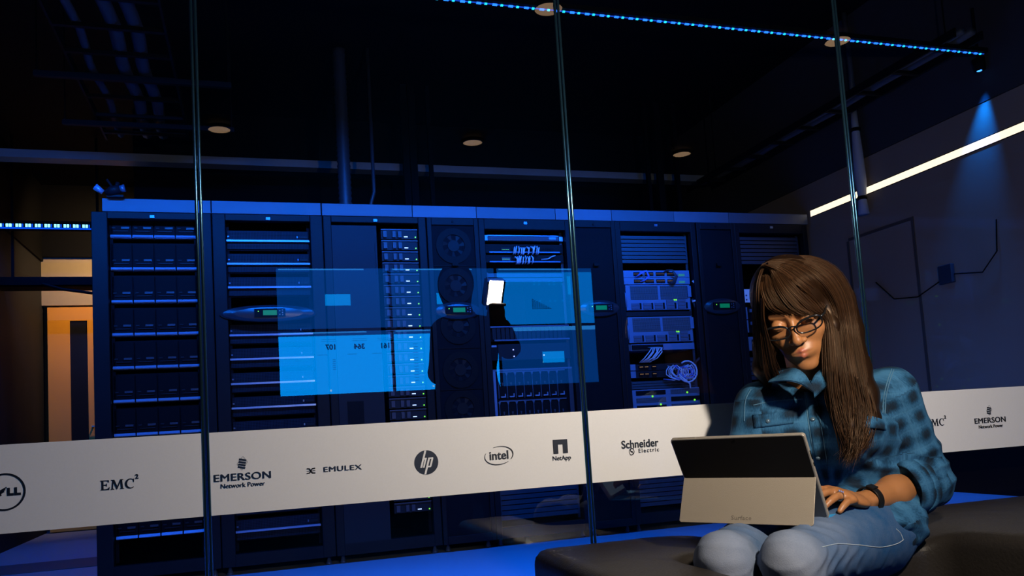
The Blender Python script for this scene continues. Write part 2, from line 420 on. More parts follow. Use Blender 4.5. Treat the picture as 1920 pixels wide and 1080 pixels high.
area_light('led_strip_light', (.65, SY, SZ - .015), 5.1, 60, BLUE, (0, 1, -.42), size_y=.03, spread=math.radians(62))
area_light('led_strip_light', (.65, SY, SZ - .015), 5.1, 110, BLUE, (0, .12, -1), size_y=.03, spread=math.radians(96))

ls2 = thing('led_strip', 'short blue and white LED light strip at the left edge, left of the racks', 'light strip', (-1.97, 7.5, 2.65))
MB().box(0, 1.1, -.0, .03, -.03, .05).build('rail', m_black, ls2)
m_ledw = mat('led_white_blue', (.3, .6, .8), .4, emit=(.25, .8, 1.0), es=2.6); mb = MB()
for i in range(46):
    x = .01 + i * .0235
    mb.cur = 0 if i % 3 else 1
    mb.box(x, x + (.017 if i % 3 else .008), -.006, 0, -.004, .022)
    mb.cur = 1; mb.box(x, x + .0235, -.004, 0, -.02, -.008)
mb.build('led_row', [m_ledw, mat('led_deep', (.01, .1, .5), .4, emit=(.0, .08, .9), es=1.0)], ls2)
area_light('led_strip_light', (-1.4, 7.47, 2.62), 1.0, 9, BLUE, (0, -.2, -1), size_y=.03)

# steel beam behind the racks, lit blue
bm_ = thing('ceiling_beam', 'long flat blue lit steel beam running behind and above the racks', 'beam', (0, 6.4, 2.873))
MB().box(-1.97, 4.04, 0, .05, 0, .058).box(-1.97, 4.04, .05, .12, 0, .008).build('web', mat('beam_paint', (.22, .24, .26), .5, noise=.2, nscale=3), bm_)
# warm recessed downlights above the hallway (their reflections show in the glass)
dl = None
for k, (x, y, lab) in enumerate(((-.155, 5.975, 'left of the first glass joint'), (1.706, 5.995, 'above the middle racks'), (3.559, 6.033, 'above the right-hand racks, smallest'),
                            (1.589, 3.943, 'at the top edge, beside the middle glass joint'), (3.484, 3.975, 'crossed by the blue LED strip, top right'))):
    if dl is None:
        dl = r_ = thing('downlight', '', 'downlight', (x, 2 * GY - y, 3.0), 'warm hallway downlights seen reflected in the glass')
        MB().ring((0, 0, 0), .075, .095, .02, 32).build('trim_ring', m_black, dl); MB().disc((0, .004, 0), .078, .01, 32).build('diffuser', mat('downlight_diffuser', (.8, .7, .5), .5, emit=(1, .62, .33), es=1.5), dl)
        for ch in [o for o in bpy.data.objects if o.parent == dl]: ch.data.transform(Matrix.Rotation(-PI / 2, 4, 'X')); ch.data.transform(Matrix.Diagonal((1, 1, 1, 1)))
        reg(dl)
    else: r_ = copy_tree(dl)
    r_.location = (x, 2 * GY - y, 3.0); r_['label'] = 'warm round downlight reflected ' + lab
struct('ceiling_hall', MB().box(-2.3, 6.9, -4.95, GY - .05, 3.02, 3.1), m_black)

# blue spot at the right wall with its beam
sp = thing('spotlight', 'small blue spotlight high at the top right, shining down the brown wall', 'spotlight', (4.035, 3.50, 2.70))
MB().tube([(0, 0, .0), (.01, .0, -.07)], [.035, .028], 16).build('housing', m_black, sp, smooth=True)
MB().tube([(0, 0, 0), (0, 0, .3)], .008).build('stem', m_black, sp)
MB().tube([(.0, .0, -.0715), (.0, .0, -.0735)], .014, 12).build('lens', mat('spot_lens', (.1, .3, .6), .2, emit=(.05, .3, 1), es=3), sp)
l = bpy.data.lights.new('spotlight_light', 'SPOT'); l.energy = 110; l.color = (.0, .16, 1); l.spot_size = math.radians(40); l.spot_blend = 1; l.shadow_soft_size = .012
o = bpy.data.objects.new('spotlight_light', l); C.objects.link(o); o.parent = sp; o.location = (0, 0, -.08)
o.rotation_euler = Vector((.05, .22, -1)).to_track_quat('-Z', 'Y').to_euler()
# long linear lamp set in the right wall
m_lin = mat('linear_diffuser', (.9, .85, .75), .5, emit=(1, .82, .58), es=1.6)
o = thing('linear_lamp', 'long thin warm white linear lamp along the brown right-hand wall', 'lamp', (4.088, 2.6, 2.21))
MB().box(-.0005, .03, 0, 2.53, .0, .045).build('diffuser', m_lin, o)
MB().box(.0002, .03, 0, 2.53, -.006, .0).box(.0002, .03, 0, 2.53, .045, .05).build('frame', m_black, o)
# duct and pipes rising from the rack tops
m_duct = mat('flex_duct', (.045, .05, .06), .45, .3)
o = thing('flexible_duct', 'ribbed flexible duct rising from the rack tops to the ceiling', 'duct', (.66, 5.6, 2.15))
mb = MB(); pts = []; rr = []
for i in range(70): pts.append((.0 + .0 * i, 0, i * .019)); rr.append(.047 if i % 2 else .040)
mb.tube(pts, rr, 18).build('duct_skin', m_duct, o, smooth=True)
MB().tube([(0, 0, 0), (0, 0, .05)], .055, 18).build('collar', mat('galvanised', (.35, .37, .4), .35, .6), o, smooth=True)
o = thing('cable_pipe', 'thin bent conduit beside the ribbed duct above the racks', 'pipe', (.80, 5.6, 2.15))
MB().tube([(-.03, 0, 0), (-.02, 0, .08), (.03, 0, .2), (.06, 0, .3), (.06, 0, 1.34)], .013, 10).build('pipe', m_duct, o, smooth=True)
for k, (x, ww) in enumerate(((1.21, .05), (1.29, .055), (1.42, .03), (2.54, .03), (2.62, .055), (2.78, .035))):
    p = at([762, 776, 808, 0, 0, 0][k] if k < 3 else [1214, 1236, 1268][k - 3], 310, 6.2)
    o = MB().box(-ww / 2, ww / 2, -.02, .02, -.75, .72).build('hanging_strut', m_black); o.location = (p.x, 6.2, 2.78)
    tag(o, 'black vertical strut hanging in front of the blue beam, %s of the %s cluster' % (('leftmost', 'middle', 'rightmost')[k % 3], 'middle' if k < 3 else 'right-hand'), 'strut', 'black struts in front of the beam')
# overhead ladder trays
m_tray = mat('tray_steel', (.004, .0045, .005), .6); m_cab = mat('grey_cable_bundle', (.045, .055, .07), .6)
def tray(lab, x0, x1, y0, y1, z, cabs, nr):
    o = thing('ladder_tray', lab, 'cable tray', (x0, y0, z)); L = y1 - y0; W = x1 - x0
    MB().box(0, .012, 0, L, 0, .05).build('side_rail', m_tray, o); MB().box(W - .012, W, 0, L, 0, .05).build('side_rail', m_tray, o)
    for y_ in (.15, L - .15): MB().tube([(W / 2, y_, .02), (W / 2, y_, 3.5 - z)], .005, 6).build('hanger_rod', m_tray, o)
    for i in range(nr): y = (i + .5) * L / nr; MB().box(.012, W - .012, y, y + .025, 0, .02).build('rung', m_tray, o)
    for cx, r in cabs:
        pts = [(cx + .012 * math.sin(i * 1.3), i * L / 14, .02 + r) for i in range(15)]
        MB().tube(pts, r, 8).build('cable_bundle', m_cab, o, smooth=True)
tray('black ladder cable tray with pale bundles overhead at the upper left', -.86, -.34, 3.2, 5.8, 2.81, ((.10, .022), (.26, .035), (.36, .035)), 9)
tray('black ladder cable tray overhead at the right, beside the brown wall', 3.66, 3.86, 3.3, 6.0, 2.7, ((.06, .018), (.13, .022)), 9)
for k, y in enumerate((3.75, 4.75, 5.45)):
    o = thing('trapeze_bar', 'thin dark trapeze bar carrying the left ladder tray, %s from the camera' % ('nearest', 'second', 'third')[k], 'bar', (-1.05, y, 2.78), 'bars under the left ladder tray')
    MB().box(0, 1.0, 0, .03, 0, .03).build('cross_bar', m_tray, o)
    for x in (.0, .97): MB().tube([(x + .015, .015, .03), (x + .015, .015, .72)], .005, 6).build('rod', m_tray, o)
# wrapped cable bundle hanging at the right
o = thing('cable_loom', 'wrapped blue lit cable loom hanging down before the brown wall at the right', 'cable', (0, 0, 0))
P0 = [at(1617, 208, 4.5), at(1619, 245, 4.5), at(1625, 290, 4.5), at(1630, 340, 4.5), at(1631, 372, 4.5), at(1632, 402, 4.5)]
for p in P0: p.x = min(p.x, 4.02)
MB().tube(P0, [.02, .026, .034, .038, .026, .036], 12).build('wrapped_bundle', mat('loom_sleeve', (.3, .32, .36), .6), o, smooth=True)
for i in (1, 3, 4): MB().tube([P0[i] + Vector((0, 0, .012)), P0[i] - Vector((0, 0, .012))], [.034, .034] if i < 4 else [.032, .032], 12).build('cable_tie', m_black, o, smooth=True)
MB().tube([P0[0] + Vector((0, 0, -.01)), P0[0] + Vector((.01, .0, .25)), P0[0] + Vector((.0, .0, .7))], .018, 8).build('upper_cable', m_cab, o, smooth=True)
# small box and door outline on the right wall
o = thing('wall_box', 'small dark junction box on the brown wall at the right with thin cables', 'junction box', (4.088, 3.92, 1.47))
MB().box(-.03, 0, -.05, .05, 0, .115).build('box', mat('box_grey', (.02, .03, .045), .5), o, bevel=.004)
MB().tube([(-.008, .05, .03), (-.008, .25, -.04), (-.008, .45, -.02), (-.008, .6, .12)], .004, 6).build('thin_cable', m_black, o)
MB().tube([(-.008, -.05, .05), (-.008, -.25, .02), (-.008, -.36, .12), (-.008, -.38, .3)], .004, 6).build('thin_cable', m_black, o)
mb = MB(); y0, y1, z1 = 4.147, 4.75, 1.93
mb.box(4.084, 4.09, y0, y0 + .02, 0, z1).box(4.084, 4.09, y1, y1 + .02, 0, z1).box(4.084, 4.09, y0, y1, z1, z1 + .02)
struct('door_2', mb, mat('door_edge', (.07, .055, .04), .6))
# ================================================================== racks
m_rack = mat('rack_paint', (.007, .008, .010), .5, noise=.15, nscale=8)
m_rackd = mat('rack_inner', (.002, .002, .003), .7)
m_cap = mat('cap_panel_grey', (.055, .07, .10), .5, noise=.08, nscale=5)
m_cap2 = mat('cap_panel_light', (.08, .10, .14), .5, noise=.08, nscale=5)
m_louv = mat('louver_paint', (.022, .03, .045), .5)
m_server = mat('server_light', (.11, .19, .31), .45, .1, noise=.1, nscale=10)
m_serverd = mat('server_dark', (.014, .016, .02), .5)
m_slot = mat('vent_dark', (.003, .004, .005), .6)
m_lip = mat('bright_lip', (.28, .36, .50), .3, .3)
m_lipd = mat('lip_grey', (.11, .16, .24), .3, .4)
m_green = mat('led_green', (.1, .6, .05), .4, emit=(.22, .9, .03), es=1.1)
m_white = mat('led_white', (.8, .8, .8), .4, emit=(.75, .9, 1), es=1.0)
m_lcd = mat('lcd_green', (.01, .2, .05), .3, emit=(.0, .13, .045), es=1.0)
m_amber = mat('led_amber', (.6, .3, .05), .4, emit=(1, .45, .12), es=.35)
m_cabl = mat('patch_cable', (.55, .58, .65), .4)
m_cabb = mat('patch_cable_blue', (.12, .2, .6), .4)
m_cabd = mat('patch_cable_dark', (.03, .035, .045), .5)
def perf_mat(name, c0, c1, s):
    m = bpy.data.materials.new(name); m.use_nodes = True; nt = m.node_tree; b = nt.nodes['Principled BSDF']; b.inputs['Roughness'].default_value = .6; b.inputs['Specular IOR Level'].default_value = .1
    tc = nt.nodes.new('ShaderNodeTexCoord'); mp = nt.nodes.new('ShaderNodeMapping'); ch = nt.nodes.new('ShaderNodeTexVoronoi')
    ch.inputs['Scale'].default_value = s; ch.inputs['Randomness'].default_value = .0; mp.inputs['Scale'].default_value = (1, 0, 1)
    rp = nt.nodes.new('ShaderNodeValToRGB'); rp.color_ramp.elements[0].position = .35; rp.color_ramp.elements[0].color = (*c0, 1); rp.color_ramp.elements[1].position = .45; rp.color_ramp.elements[1].color = (*c1, 1)
    nt.links.new(tc.outputs['Object'], mp.inputs[0]); nt.links.new(mp.outputs[0], ch.inputs['Vector']); nt.links.new(ch.outputs['Distance'], rp.inputs['Fac']); nt.links.new(rp.outputs[0], b.inputs['Base Color'])
    return m
m_perf = perf_mat('perforated_bezel', (.002, .003, .005), (.02, .026, .036), 110)
m_perfl = perf_mat('perforated_light', (.02, .024, .03), (.12, .13, .16), 120)

RX = dict(r1=(-.849, -.197), r2=(-.192, .457), r3=(.462, 1.115), c1=(1.12, 1.465), r4=(1.47, 2.125), c2=(2.13, 2.455), r5=(2.46, 3.095), c3=(3.10, 3.415), r6=(3.42, 4.055))
RH = 2.152
WHERE = dict(r1='leftmost rack, at the left end of the row', r2='second rack from the left, with a wide oval display', r3='third rack from the left, holding a column of slim modules',
             r4='rack right of the fan cooler, coiled patch leads at top', r5='rack full of bright gear and white cables', r6='last rack at the right end, behind the seated woman')
def rack(key, post=.055, top=.05, inset=.06, lip=True):
    x0, x1 = RX[key]; w = x1 - x0
    o = thing('server_rack', 'tall black cabinet, ' + WHERE[key], 'server rack', (x0, RY, 0), 'row of racks')
    for a, nm in ((0, 'post'), (w - post, 'post')):
        MB().box(a, a + post, 0, .05, .05, RH).build('front_post', m_rack, o, bevel=.004)
    MB().box(post, w - post, 0, .05, RH - top, RH).build('header', m_rack, o, bevel=.003)
    MB().box(post, w - post, 0, .05, .05, .12).build('plinth', m_rack, o)
    MB().box(0, .012, .05, 1.04, .05, RH).build('side_panel', m_rack, o); MB().box(w - .012, w, .05, 1.04, .05, RH).build('side_panel', m_rack, o)
    MB().box(0, w, .05, 1.04, RH - .012, RH).build('roof', m_rack, o); MB().box(0, w, 1.03, 1.05, .05, RH).build('rear_door', m_rackd, o)
    MB().box(0, w, .05, 1.03, .05, .07).build('base', m_rackd, o)
    for a in (post, w - post - .018):
        MB().box(a, a + .018, .075, .08, .13, RH - top).build('mounting_rail', m_rackd if key in ('r1', 'r2', 'r3') else m_louv, o)
    for a in (.04, w - .04):
        for y in (.06, .95): MB().tube([(a, y, .002), (a, y, .012), (a, y, .05)], [.022, .016, .006], 12).build('levelling_foot', m_lipd, o, smooth=True)
    MB().box(w / 2 - .012, w / 2 + .012, -.006, 0, RH - .035, RH - .018).build('latch_stud', m_lipd, o)
    return o
def oval(o, cx, cz, rx, rz, lab=None):
    n = 40; mb = MB()
    prof = [(1.0, .0), (1.0, -.008), (.93, -.017), (.7, -.026), (.35, -.030), (.0, -.031)]
    for k, (s, y) in enumerate(prof[:-1]):
        for i in range(n):
            a0, a1 = 2 * PI * i / n, 2 * PI * (i + 1) / n; s2, y2 = prof[k + 1]
            mb.quad((cx + rx * s * math.cos(a0), y, cz + rz * s * math.sin(a0)), (cx + rx * s * math.cos(a1), y, cz + rz * s * math.sin(a1)),
                    (cx + rx * s2 * math.cos(a1), y2, cz + rz * s2 * math.sin(a1)), (cx + rx * s2 * math.cos(a0), y2, cz + rz * s2 * math.sin(a0)))
    d = mb.build('oval_display', mat('display_shell', (.018, .022, .03), .3), o, smooth=True)
    MB().ring((cx, -.012, cz), .965, 1.0, .012, 40, sx=rx, sz=rz).build('rim', m_rack, d)
    MB().box(cx - .085, cx + .095, -.036, -.028, cz - .024, cz + .026).build('key_plate', m_slot, d)
    MB().box(cx - .035, cx + .045, -.038, -.035, cz - .014, cz + .016).build('lcd_screen', m_lcd, d)
    mb = MB()
    for dx, dz in ((.062, .012), (.062, -.010), (.078, .016), (.078, .002), (.078, -.012)): mb.disc((cx + dx, -.0385, cz + dz), .0042, .003, 10)
    mb.build('button', m_lipd, d); MB().disc((cx - .062, -.0385, cz + .010), .0035, .003, 10).build('status_light', m_green, d)
def cooler(key, lab, fans=True):
    x0, x1 = RX[key]; w = x1 - x0
    o = thing('row_cooler', lab, 'cooling unit', (x0, RY, 0), 'narrow coolers between the racks')
    MB().box(0, w, .02, 1.04, .05, RH).build('body', m_rackd, o)
    mb = MB(); mb.box(0, .03, -.01, .02, .05, RH); mb.box(w - .03, w, -.01, .02, .05, RH); mb.box(.03, w - .03, -.01, .02, RH - .05, RH); mb.box(.03, w - .03, -.01, .02, .05, .1)
    mb.build('door_frame', m_rack, o, bevel=.003)
    MB().box(.03, w - .03, .002, .02, .1, RH - .05).build('mesh_door', mat('cooler_mesh', (.004, .0045, .006), .6, bump=.8, bscale=500), o)
    if fans:
        zs = [1.965, 1.70, 1.435, 1.15, .90, .64]
        for z in zs:
            f = MB().ring((w / 2, -.006, z), .075, .118, .010, 40).build('fan', m_slot, o)
            mb = MB(); mb.disc((w / 2, -.003, z), .038, .006, 24)
            for k in range(7):
                a = k * 2 * PI / 7; u = Vector((math.cos(a), 0, math.sin(a))); v = Vector((math.cos(a + .5), 0, math.sin(a + .5)))
                mb.quad(Vector((w / 2, .001, z)) + u * .036, Vector((w / 2, -.002, z)) + u * .074, Vector((w / 2, .003, z)) + v * .074, Vector((w / 2, .004, z)) + v * .036)
            mb.build('fan_hub', mat('fan_plastic', (.008, .009, .011), .5), f)
        mb = MB()
        for a, b_ in zip(zs, zs[1:]): mb.box(.03, w - .03, -.003, .003, (a + b_) / 2 - .003, (a + b_) / 2 + .003)
        mb.build('divider_bar', m_slot, o)
    MB().box(w / 2 - .02, w / 2 + .02, -.022, -.01, 1.83, 1.85).build('door_latch', m_slot, o)
    MB().disc((w / 2, -.014, RH - .028), .008, .006, 12).build('latch_stud', m_slot, o)
    oval(o, w / 2, 1.535, .155, .058)
    for a in (.04, w - .04):
        MB().tube([(a, .06, .002), (a, .06, .012), (a, .06, .05)], [.022, .016, .006], 12).build('levelling_foot', m_lipd, o, smooth=True)
    return o
racks = {}
for k in ('r1', 'r2', 'r3', 'r4', 'r5', 'r6'): racks[k] = rack(k, post={'r1': .085, 'r2': .075, 'r3': .05}.get(k, .04), top=.07 if k in ('r4', 'r5', 'r6') else .04)
cooler('c1', 'narrow black fan cooler with round fans and oval display, left of the coiled patch leads'); cooler('c2', 'narrow black cooler with oval display behind the middle glass joint', False)
cooler('c3', 'narrow black cooler with oval display just left of the woman\'s head', False)
o2 = racks['r2']; oval(o2, .31, 1.537, .285, .052)
# grey cap panels along the top of the row
cps = [(-.79, -.197, 0), (-.192, .452, 0), (.458, 1.03, 0), (1.033, 1.46, 1), (1.463, 2.02, 0), (2.023, 2.44, 1), (2.443, 2.93, 0), (2.933, 3.38, 1), (3.383, 4.07, 0)]
for i, (a, b_, lt) in enumerate(cps):
    o = MB().box(0, b_ - a, 0, .02, 0, .078).box(0, b_ - a, .02, .3, 0, .004).build('cap_panel', m_cap2 if lt else m_cap, bevel=.002); o.location = (a, RY + .002, RH + .002)
    tag(o, '%s blue lit cap panel on top of the racks, %s from the left' % ('lighter' if lt else 'flat', ('first', 'second', 'third', 'fourth', 'fifth', 'sixth', 'seventh', 'eighth', 'last')[i]), 'panel', 'cap panels above the racks')
ORD = ['top', 'second', 'third', 'fourth', 'fifth', 'sixth', 'seventh', 'eighth', 'ninth', 'tenth', 'eleventh', 'twelfth', 'thirteenth', 'fourteenth', 'fifteenth', 'sixteenth', 'seventeenth', 'eighteenth', 'nineteenth', 'twentieth', 'twenty-first', 'twenty-second', 'twenty-third', 'twenty-fourth', 'twenty-fifth', 'twenty-sixth']
# r1: drive shelves, each four trays wide
x0 = RX['r1'][0] + .087; W = .478
t = thing('drive_shelf', '', 'drive shelf', (x0, RY, 0), 'drive shelves in the leftmost rack')
MB().box(0, W, .09, .7, -.01, .165).build('chassis', m_rackd, t)
for i in range(4):
    a = i * W / 4
    lp = MB(); lp.quad((a + .004, .052, .0), (a + W / 4 - .004, .052, .0), (a + W / 4 - .004, .062, .014), (a + .004, .062, .014)); lp.box(a + .004, a + W / 4 - .004, .062, .09, -.004, .014)
    lp.build('shelf_lip', m_lip, t)
    q = MB().box(a + .004, a + W / 4 - .004, .075, .09, .018, .155).build('drive_tray', m_rackd, t)
    MB().box(a + .062, a + .105, .068, .075, .052, .064).build('tray_badge', m_louv, q)
    MB().box(a + .012, a + .03, .070, .075, .054, .062).box(a + .02, a + .10, .068, .075, .036, .041).build('release_latch', m_serverd, q)
reg(t)
zs = [2.016 - .1945 * i for i in range(10)]
for i, z in enumerate(zs):
    c = t if i == 0 else copy_tree(t); c.location = (x0, RY, z)
    c['label'] = 'four-wide drive shelf with a bright blue lip in the leftmost rack, %s from the top' % ORD[i]
# r2: 2U servers with a bright lip
x0 = RX['r2'][0] + .078; W = .49
t = thing('rack_server', '', 'server', (x0, RY, 0), 'wide servers in the second rack')
MB().box(0, W, .07, .8, -.05, .075).build('chassis', m_rackd, t)
MB().box(.004, W - .004, .058, .07, -.042, .07).build('bezel', m_perf, t)
lp = MB(); lp.box(0, W, .035, .07, .0, .011); lp.build('front_lip', m_lip, t)
MB().box(W - .06, W - .012, .05, .058, .026, .042).build('name_plate', m_serverd, t)
MB().box(W - .075, W - .068, .05, .058, .028, .040).box(.006, .016, .05, .058, .03, .038).build('release_latch', m_lipd, t)
reg(t)
zs = [1.991, 1.847, 1.702, 1.409, 1.263, 1.115, .969, .823, .677, .531, .385, .239]
for i, z in enumerate(zs):
    c = t if i == 0 else copy_tree(t); c.location = (x0, RY, z)
    c['label'] = 'perforated wide server with a glowing blue lip in the second rack, %s from the top' % ORD[i]
# r3: left door half and the column of slim modules
x0 = RX['r3'][0]
o = racks['r3']
MB().box(.05, .33, .0, .03, .12, RH - .06).build('half_door', mat('half_door_paint', (.014, .016, .02), .5), o)
MB().box(.315, .322, -.006, .0, 1.78, 1.98).build('door_handle', m_serverd, o)
MB().box(.10, .20, -.004, .0, .70, .98).box(.12, .18, -.006, -.004, .72, .9).build('door_plate', m_slot, o)
t = thing('slim_module', '', 'server module', (x0, RY, 0), 'slim modules in the third rack')
MB().box(0, .235, .03, .6, .0, .062).build('chassis', m_serverd, t)
MB().box(0, .235, .022, .03, .056, .064).build('front_lip', m_louv, t)
for a, b_ in ((.012, .035), (.072, .092), (.108, .130)): MB().box(a, b_, .014, .03, .008, .048).build('handle', m_louv, t)
MB().box(.148, .172, .026, .03, .012, .018).build('white_light', m_white, t)
MB().disc((.222, .024, .012), .0045, .006, 10).build('green_light', m_green, t)
reg(t); a = at(722, 450, RY).x - .02
z = at(770, 443, RY).z - .012; i = 0
while z > .2:
    c = t if i == 0 else copy_tree(t); c.location = (a, RY, z)
    c['label'] = 'slim server module with a small green light in the third rack, %s from the top' % ORD[i]
    z -= .0727; i += 1
# louvered blanking panels
def louver(x0, x1, z0, z1, lab, n):
    t = thing('louvered_panel', lab, 'louvered panel', (x0, RY + .055, z0), 'louvered blanking panels'); w = x1 - x0; h = z1 - z0
    MB().box(0, w, .02, .03, 0, h).build('back_plate', m_rackd, t)
    MB().box(0, .012, 0, .02, 0, h).build('side_flange', m_louv, t); MB().box(w - .012, w, 0, .02, 0, h).build('side_flange', m_louv, t)
    for i in range(n):
        z = h * (i + .0) / n; q = h / n
        MB().prism([(0, 0), (.019, q * .06), (.019, q * .94), (.003, q * .8)], (.012, .0, z), (0, 1, 0), (0, 0, 1), (1, 0, 0), w - .024).build('slat', m_louv, t)
    return t
x4, x5, x6 = RX['r4'], RX['r5'], RX['r6']
louver(x5[0] + .05, x5[1] - .05, at(1200, 490, RY).z, at(1200, 437, RY).z, 'louvered blue lit blanking panel at the top of the rack full of bright gear', 7)
louver(x6[0] + .05, x6[1] - .05, at(1440, 492, RY).z, at(1440, 440, RY).z, 'louvered blue lit blanking panel at the top of the right end rack', 7)
louver(x4[0] + .05, x4[1] - .05, .16, .52, 'louvered blanking panel low in the rack with coiled patch leads, below the white band', 11)
louver(x5[0] + .05, x5[1] - .05, .16, .50, 'louvered blanking panel low in the rack full of bright gear, below the white band', 11)
louver(x6[0] + .05, x6[1] - .05, .16, .62, 'louvered blanking panel low in the right end rack, behind the woman', 13)
louver(x5[0] + .06, x5[1] - .06, at(1240, 727, RY).z, at(1240, 712, RY).z, 'small louvered panel under the white cable bundle', 3)
louver(x4[0] + .05, x4[1] - .05, 1.735, 1.80, 'thin louvered panel under the coiled patch leads', 2)

def unit(name, lab, cat, x0, x1, z0, z1, body, face=.05, group=None):
    t = thing(name, lab, cat, (x0, RY + face, z0), group); MB().box(0, x1 - x0, .01, .6, 0, z1 - z0).build('chassis', body, t); return t
# r4 top server and patch panels
zt = at(960, 437, RY).z; zb = at(960, 449, RY).z
a, b_ = x4[0] + .045, x4[1] - .045; w = b_ - a
t = unit('rack_server', 'slim perforated server above the coiled patch leads', 'server', a, b_, zb, zt, m_serverd)
MB().box(.03, w - .03, .0, .01, .004, zt - zb - .012).build('bezel', m_perfl, t); MB().box(.0, .026, -.006, .01, .002, zt - zb - .006).build('ear', m_lipd, t); MB().box(w - .026, w, -.006, .01, .002, zt - zb - .012).build('ear', m_lip, t)
MB().box(.03, w - .03, -.002, .01, zt - zb - .009, zt - zb - .002).build('front_lip', m_lipd, t); MB().box(w - .10, w - .05, -.004, .0, .014, .03).build('name_plate', m_lipd, t)
pz = [(at(985, 455, RY).z, at(985, 471, RY).z), (at(985, 475, RY).z, at(985, 489, RY).z)]
for k, (zt, zb) in enumerate(pz):
    t = unit('patch_bay', '%s dark patch panel with coiled pale patch leads plugged in' % ('upper', 'lower')[k], 'patch panel', a, b_, zb, zt, m_serverd)
    MB().box(.0, w, .004, .01, 0, zt - zb).build('face_plate', m_slot, t)
    MB().box(.03, w - .03, -.012, .004, -.002, .006).build('cable_bar', m_lipd, t)
    mb = MB()
    for i in range(24):
        x = .19 + i * .013; mb.box(x, x + .009, .0, .004, .02, .032)
    mb.build('port_row', m_slot, t)
    MB().box(.12, .18, .0, .004, .012, .034).build('status_plate', m_serverd if k == 0 else m_louv, t)
    mb = MB()
    for i in range(7): mb.box(.124 + i * .0075, .127 + i * .0075, -.002, .0, .02, .023)
    mb.build('status_lights', m_green, t)
    nn = 13 if k == 0 else 9
    for i in range(nn):
        x = .205 + i * .0145; dz = random.uniform(-.006, .006); dx = random.uniform(-.012, .012)
        c = MB().tube([(x, .0, .028), (x, -.03, .034 + dz), (x + dx, -.045, .018 + dz), (x + dx * 1.2, -.035, -.008 + dz), (x + dx, -.01, -.014)], .0045, 6).build('patch_lead', m_cabl, smooth=True)
        c.location = (a, RY + .05, zb); tag(c, 'pale coiled patch lead hanging from the %s patch panel' % ('upper', 'lower')[k], 'cable', 'patch leads on the %s patch panel' % ('upper', 'lower')[k])
o = MB().tube([(.40, 0, .02), (.44, -.03, .018), (.47, -.03, .035), (.5, -.01, .045)], .004, 6).build('patch_lead', m_cabl, smooth=True); o.location = (a, RY + .05, pz[1][1]); tag(o, 'single pale patch lead sticking out right of the coiled leads', 'cable')
# r4 blade enclosures
z1, z0 = at(985, 609, RY).z, at(985, 637, RY).z
t = unit('blade_enclosure', 'ribbed upright drive enclosure above the blade servers', 'server', a, b_, z0, z1, m_rackd)
MB().box(0, w, -.012, .01, z1 - z0 - .01, z1 - z0).build('top_lip', m_lipd, t); MB().box(0.03, w, -.012, .01, 0, .01).build('bottom_lip', m_lipd, t)
for i in range(17):
    x = .02 + i * (w - .04) / 17; MB().box(x, x + (w - .04) / 17 - .006, -.004, .01, .012, z1 - z0 - .012).build('drive_carrier', m_serverd, t)
z1, z0 = at(985, 643, RY).z, at(985, 673, RY).z
t = unit('storage_controller', 'flat dark unit with two blue-white lights above the blade servers', 'server', a, b_, z0, z1, m_rackd)
MB().box(.0, .05, -.004, .01, 0.0, z1 - z0).build('ear', m_slot, t); MB().box(.055, w, .0, .01, 0.0, z1 - z0).build('face_plate', m_serverd, t)
MB().box(.008, .042, -.008, -.004, z1 - z0 - .018, z1 - z0 - .006).build('name_plate', m_lip, t)
for x, z in ((.155, .065), (.158, .02), (.37, .022)): MB().box(x, x + .008, -.004, .0, z, z + .008).build('status_light', mat('led_bluewhite', (.5, .5, .9), .4, emit=(.45, .5, 1), es=1.5), t)
z1 = at(985, 690, RY).z; z0 = z1 - .42
t = unit('blade_chassis', 'open blade server chassis with a light frame, right of the fan cooler', 'server chassis', a, b_, z0, z1, m_rackd)
H = z1 - z0
MB().box(0, w, -.014, .01, H - .012, H).build('top_frame', m_lipd, t); MB().box(0, .022, -.014, .01, 0, H - .012).build('side_frame', m_server, t); MB().box(w - .03, w, -.014, .01, 0, H - .012).build('side_frame', m_louv, t)
MB().box(.03, w - .04, -.008, .01, H - .205, H - .195).build('middle_bar', m_slot, t)
blade = thing('blade_server', '', 'blade server', (0, 0, 0), 'blade servers in the open chassis'); bw = (w - .09) / 8
MB().box(.003, bw - .003, .0, .01, .006, .17).build('face_plate', m_slot, blade)
MB().box(0, .003, -.008, .01, 0, .176).box(0, bw, -.008, .01, .170, .178).build('frame_edge', m_lipd, blade)
MB().prism([(-.008, .17), (.010, .17), (.001, .145)], (0, -.01, 0), (1, 0, 0), (0, 0, 1), (0, 1, 0), .006).build('frame_gusset', m_lipd, blade)
MB().box(bw * .40, bw * .62, -.006, 0, .095, .105).box(bw * .45, bw * .57, -.006, 0, .085, .095).build('indicator', m_louv, blade)
MB().box(bw * .25, bw * .8, -.012, 0, .006, .014).box(bw * .7, bw * .8, -.012, 0, .014, .03).build('pull_handle', m_lip, blade)
reg(blade); k = 0
for row in (0, 1):
    for i in range(8):
        c = blade if k == 0 else copy_tree(blade); k += 1
        c.location = (a + .035 + i * bw, RY + .04, z0 + H - .193 - row * .193)
        c['label'] = 'narrow blade server in the %s row of the open chassis, %s from the left' % (('upper', 'lower')[row], ('first', 'second', 'third', 'fourth', 'fifth', 'sixth', 'seventh', 'last')[i])
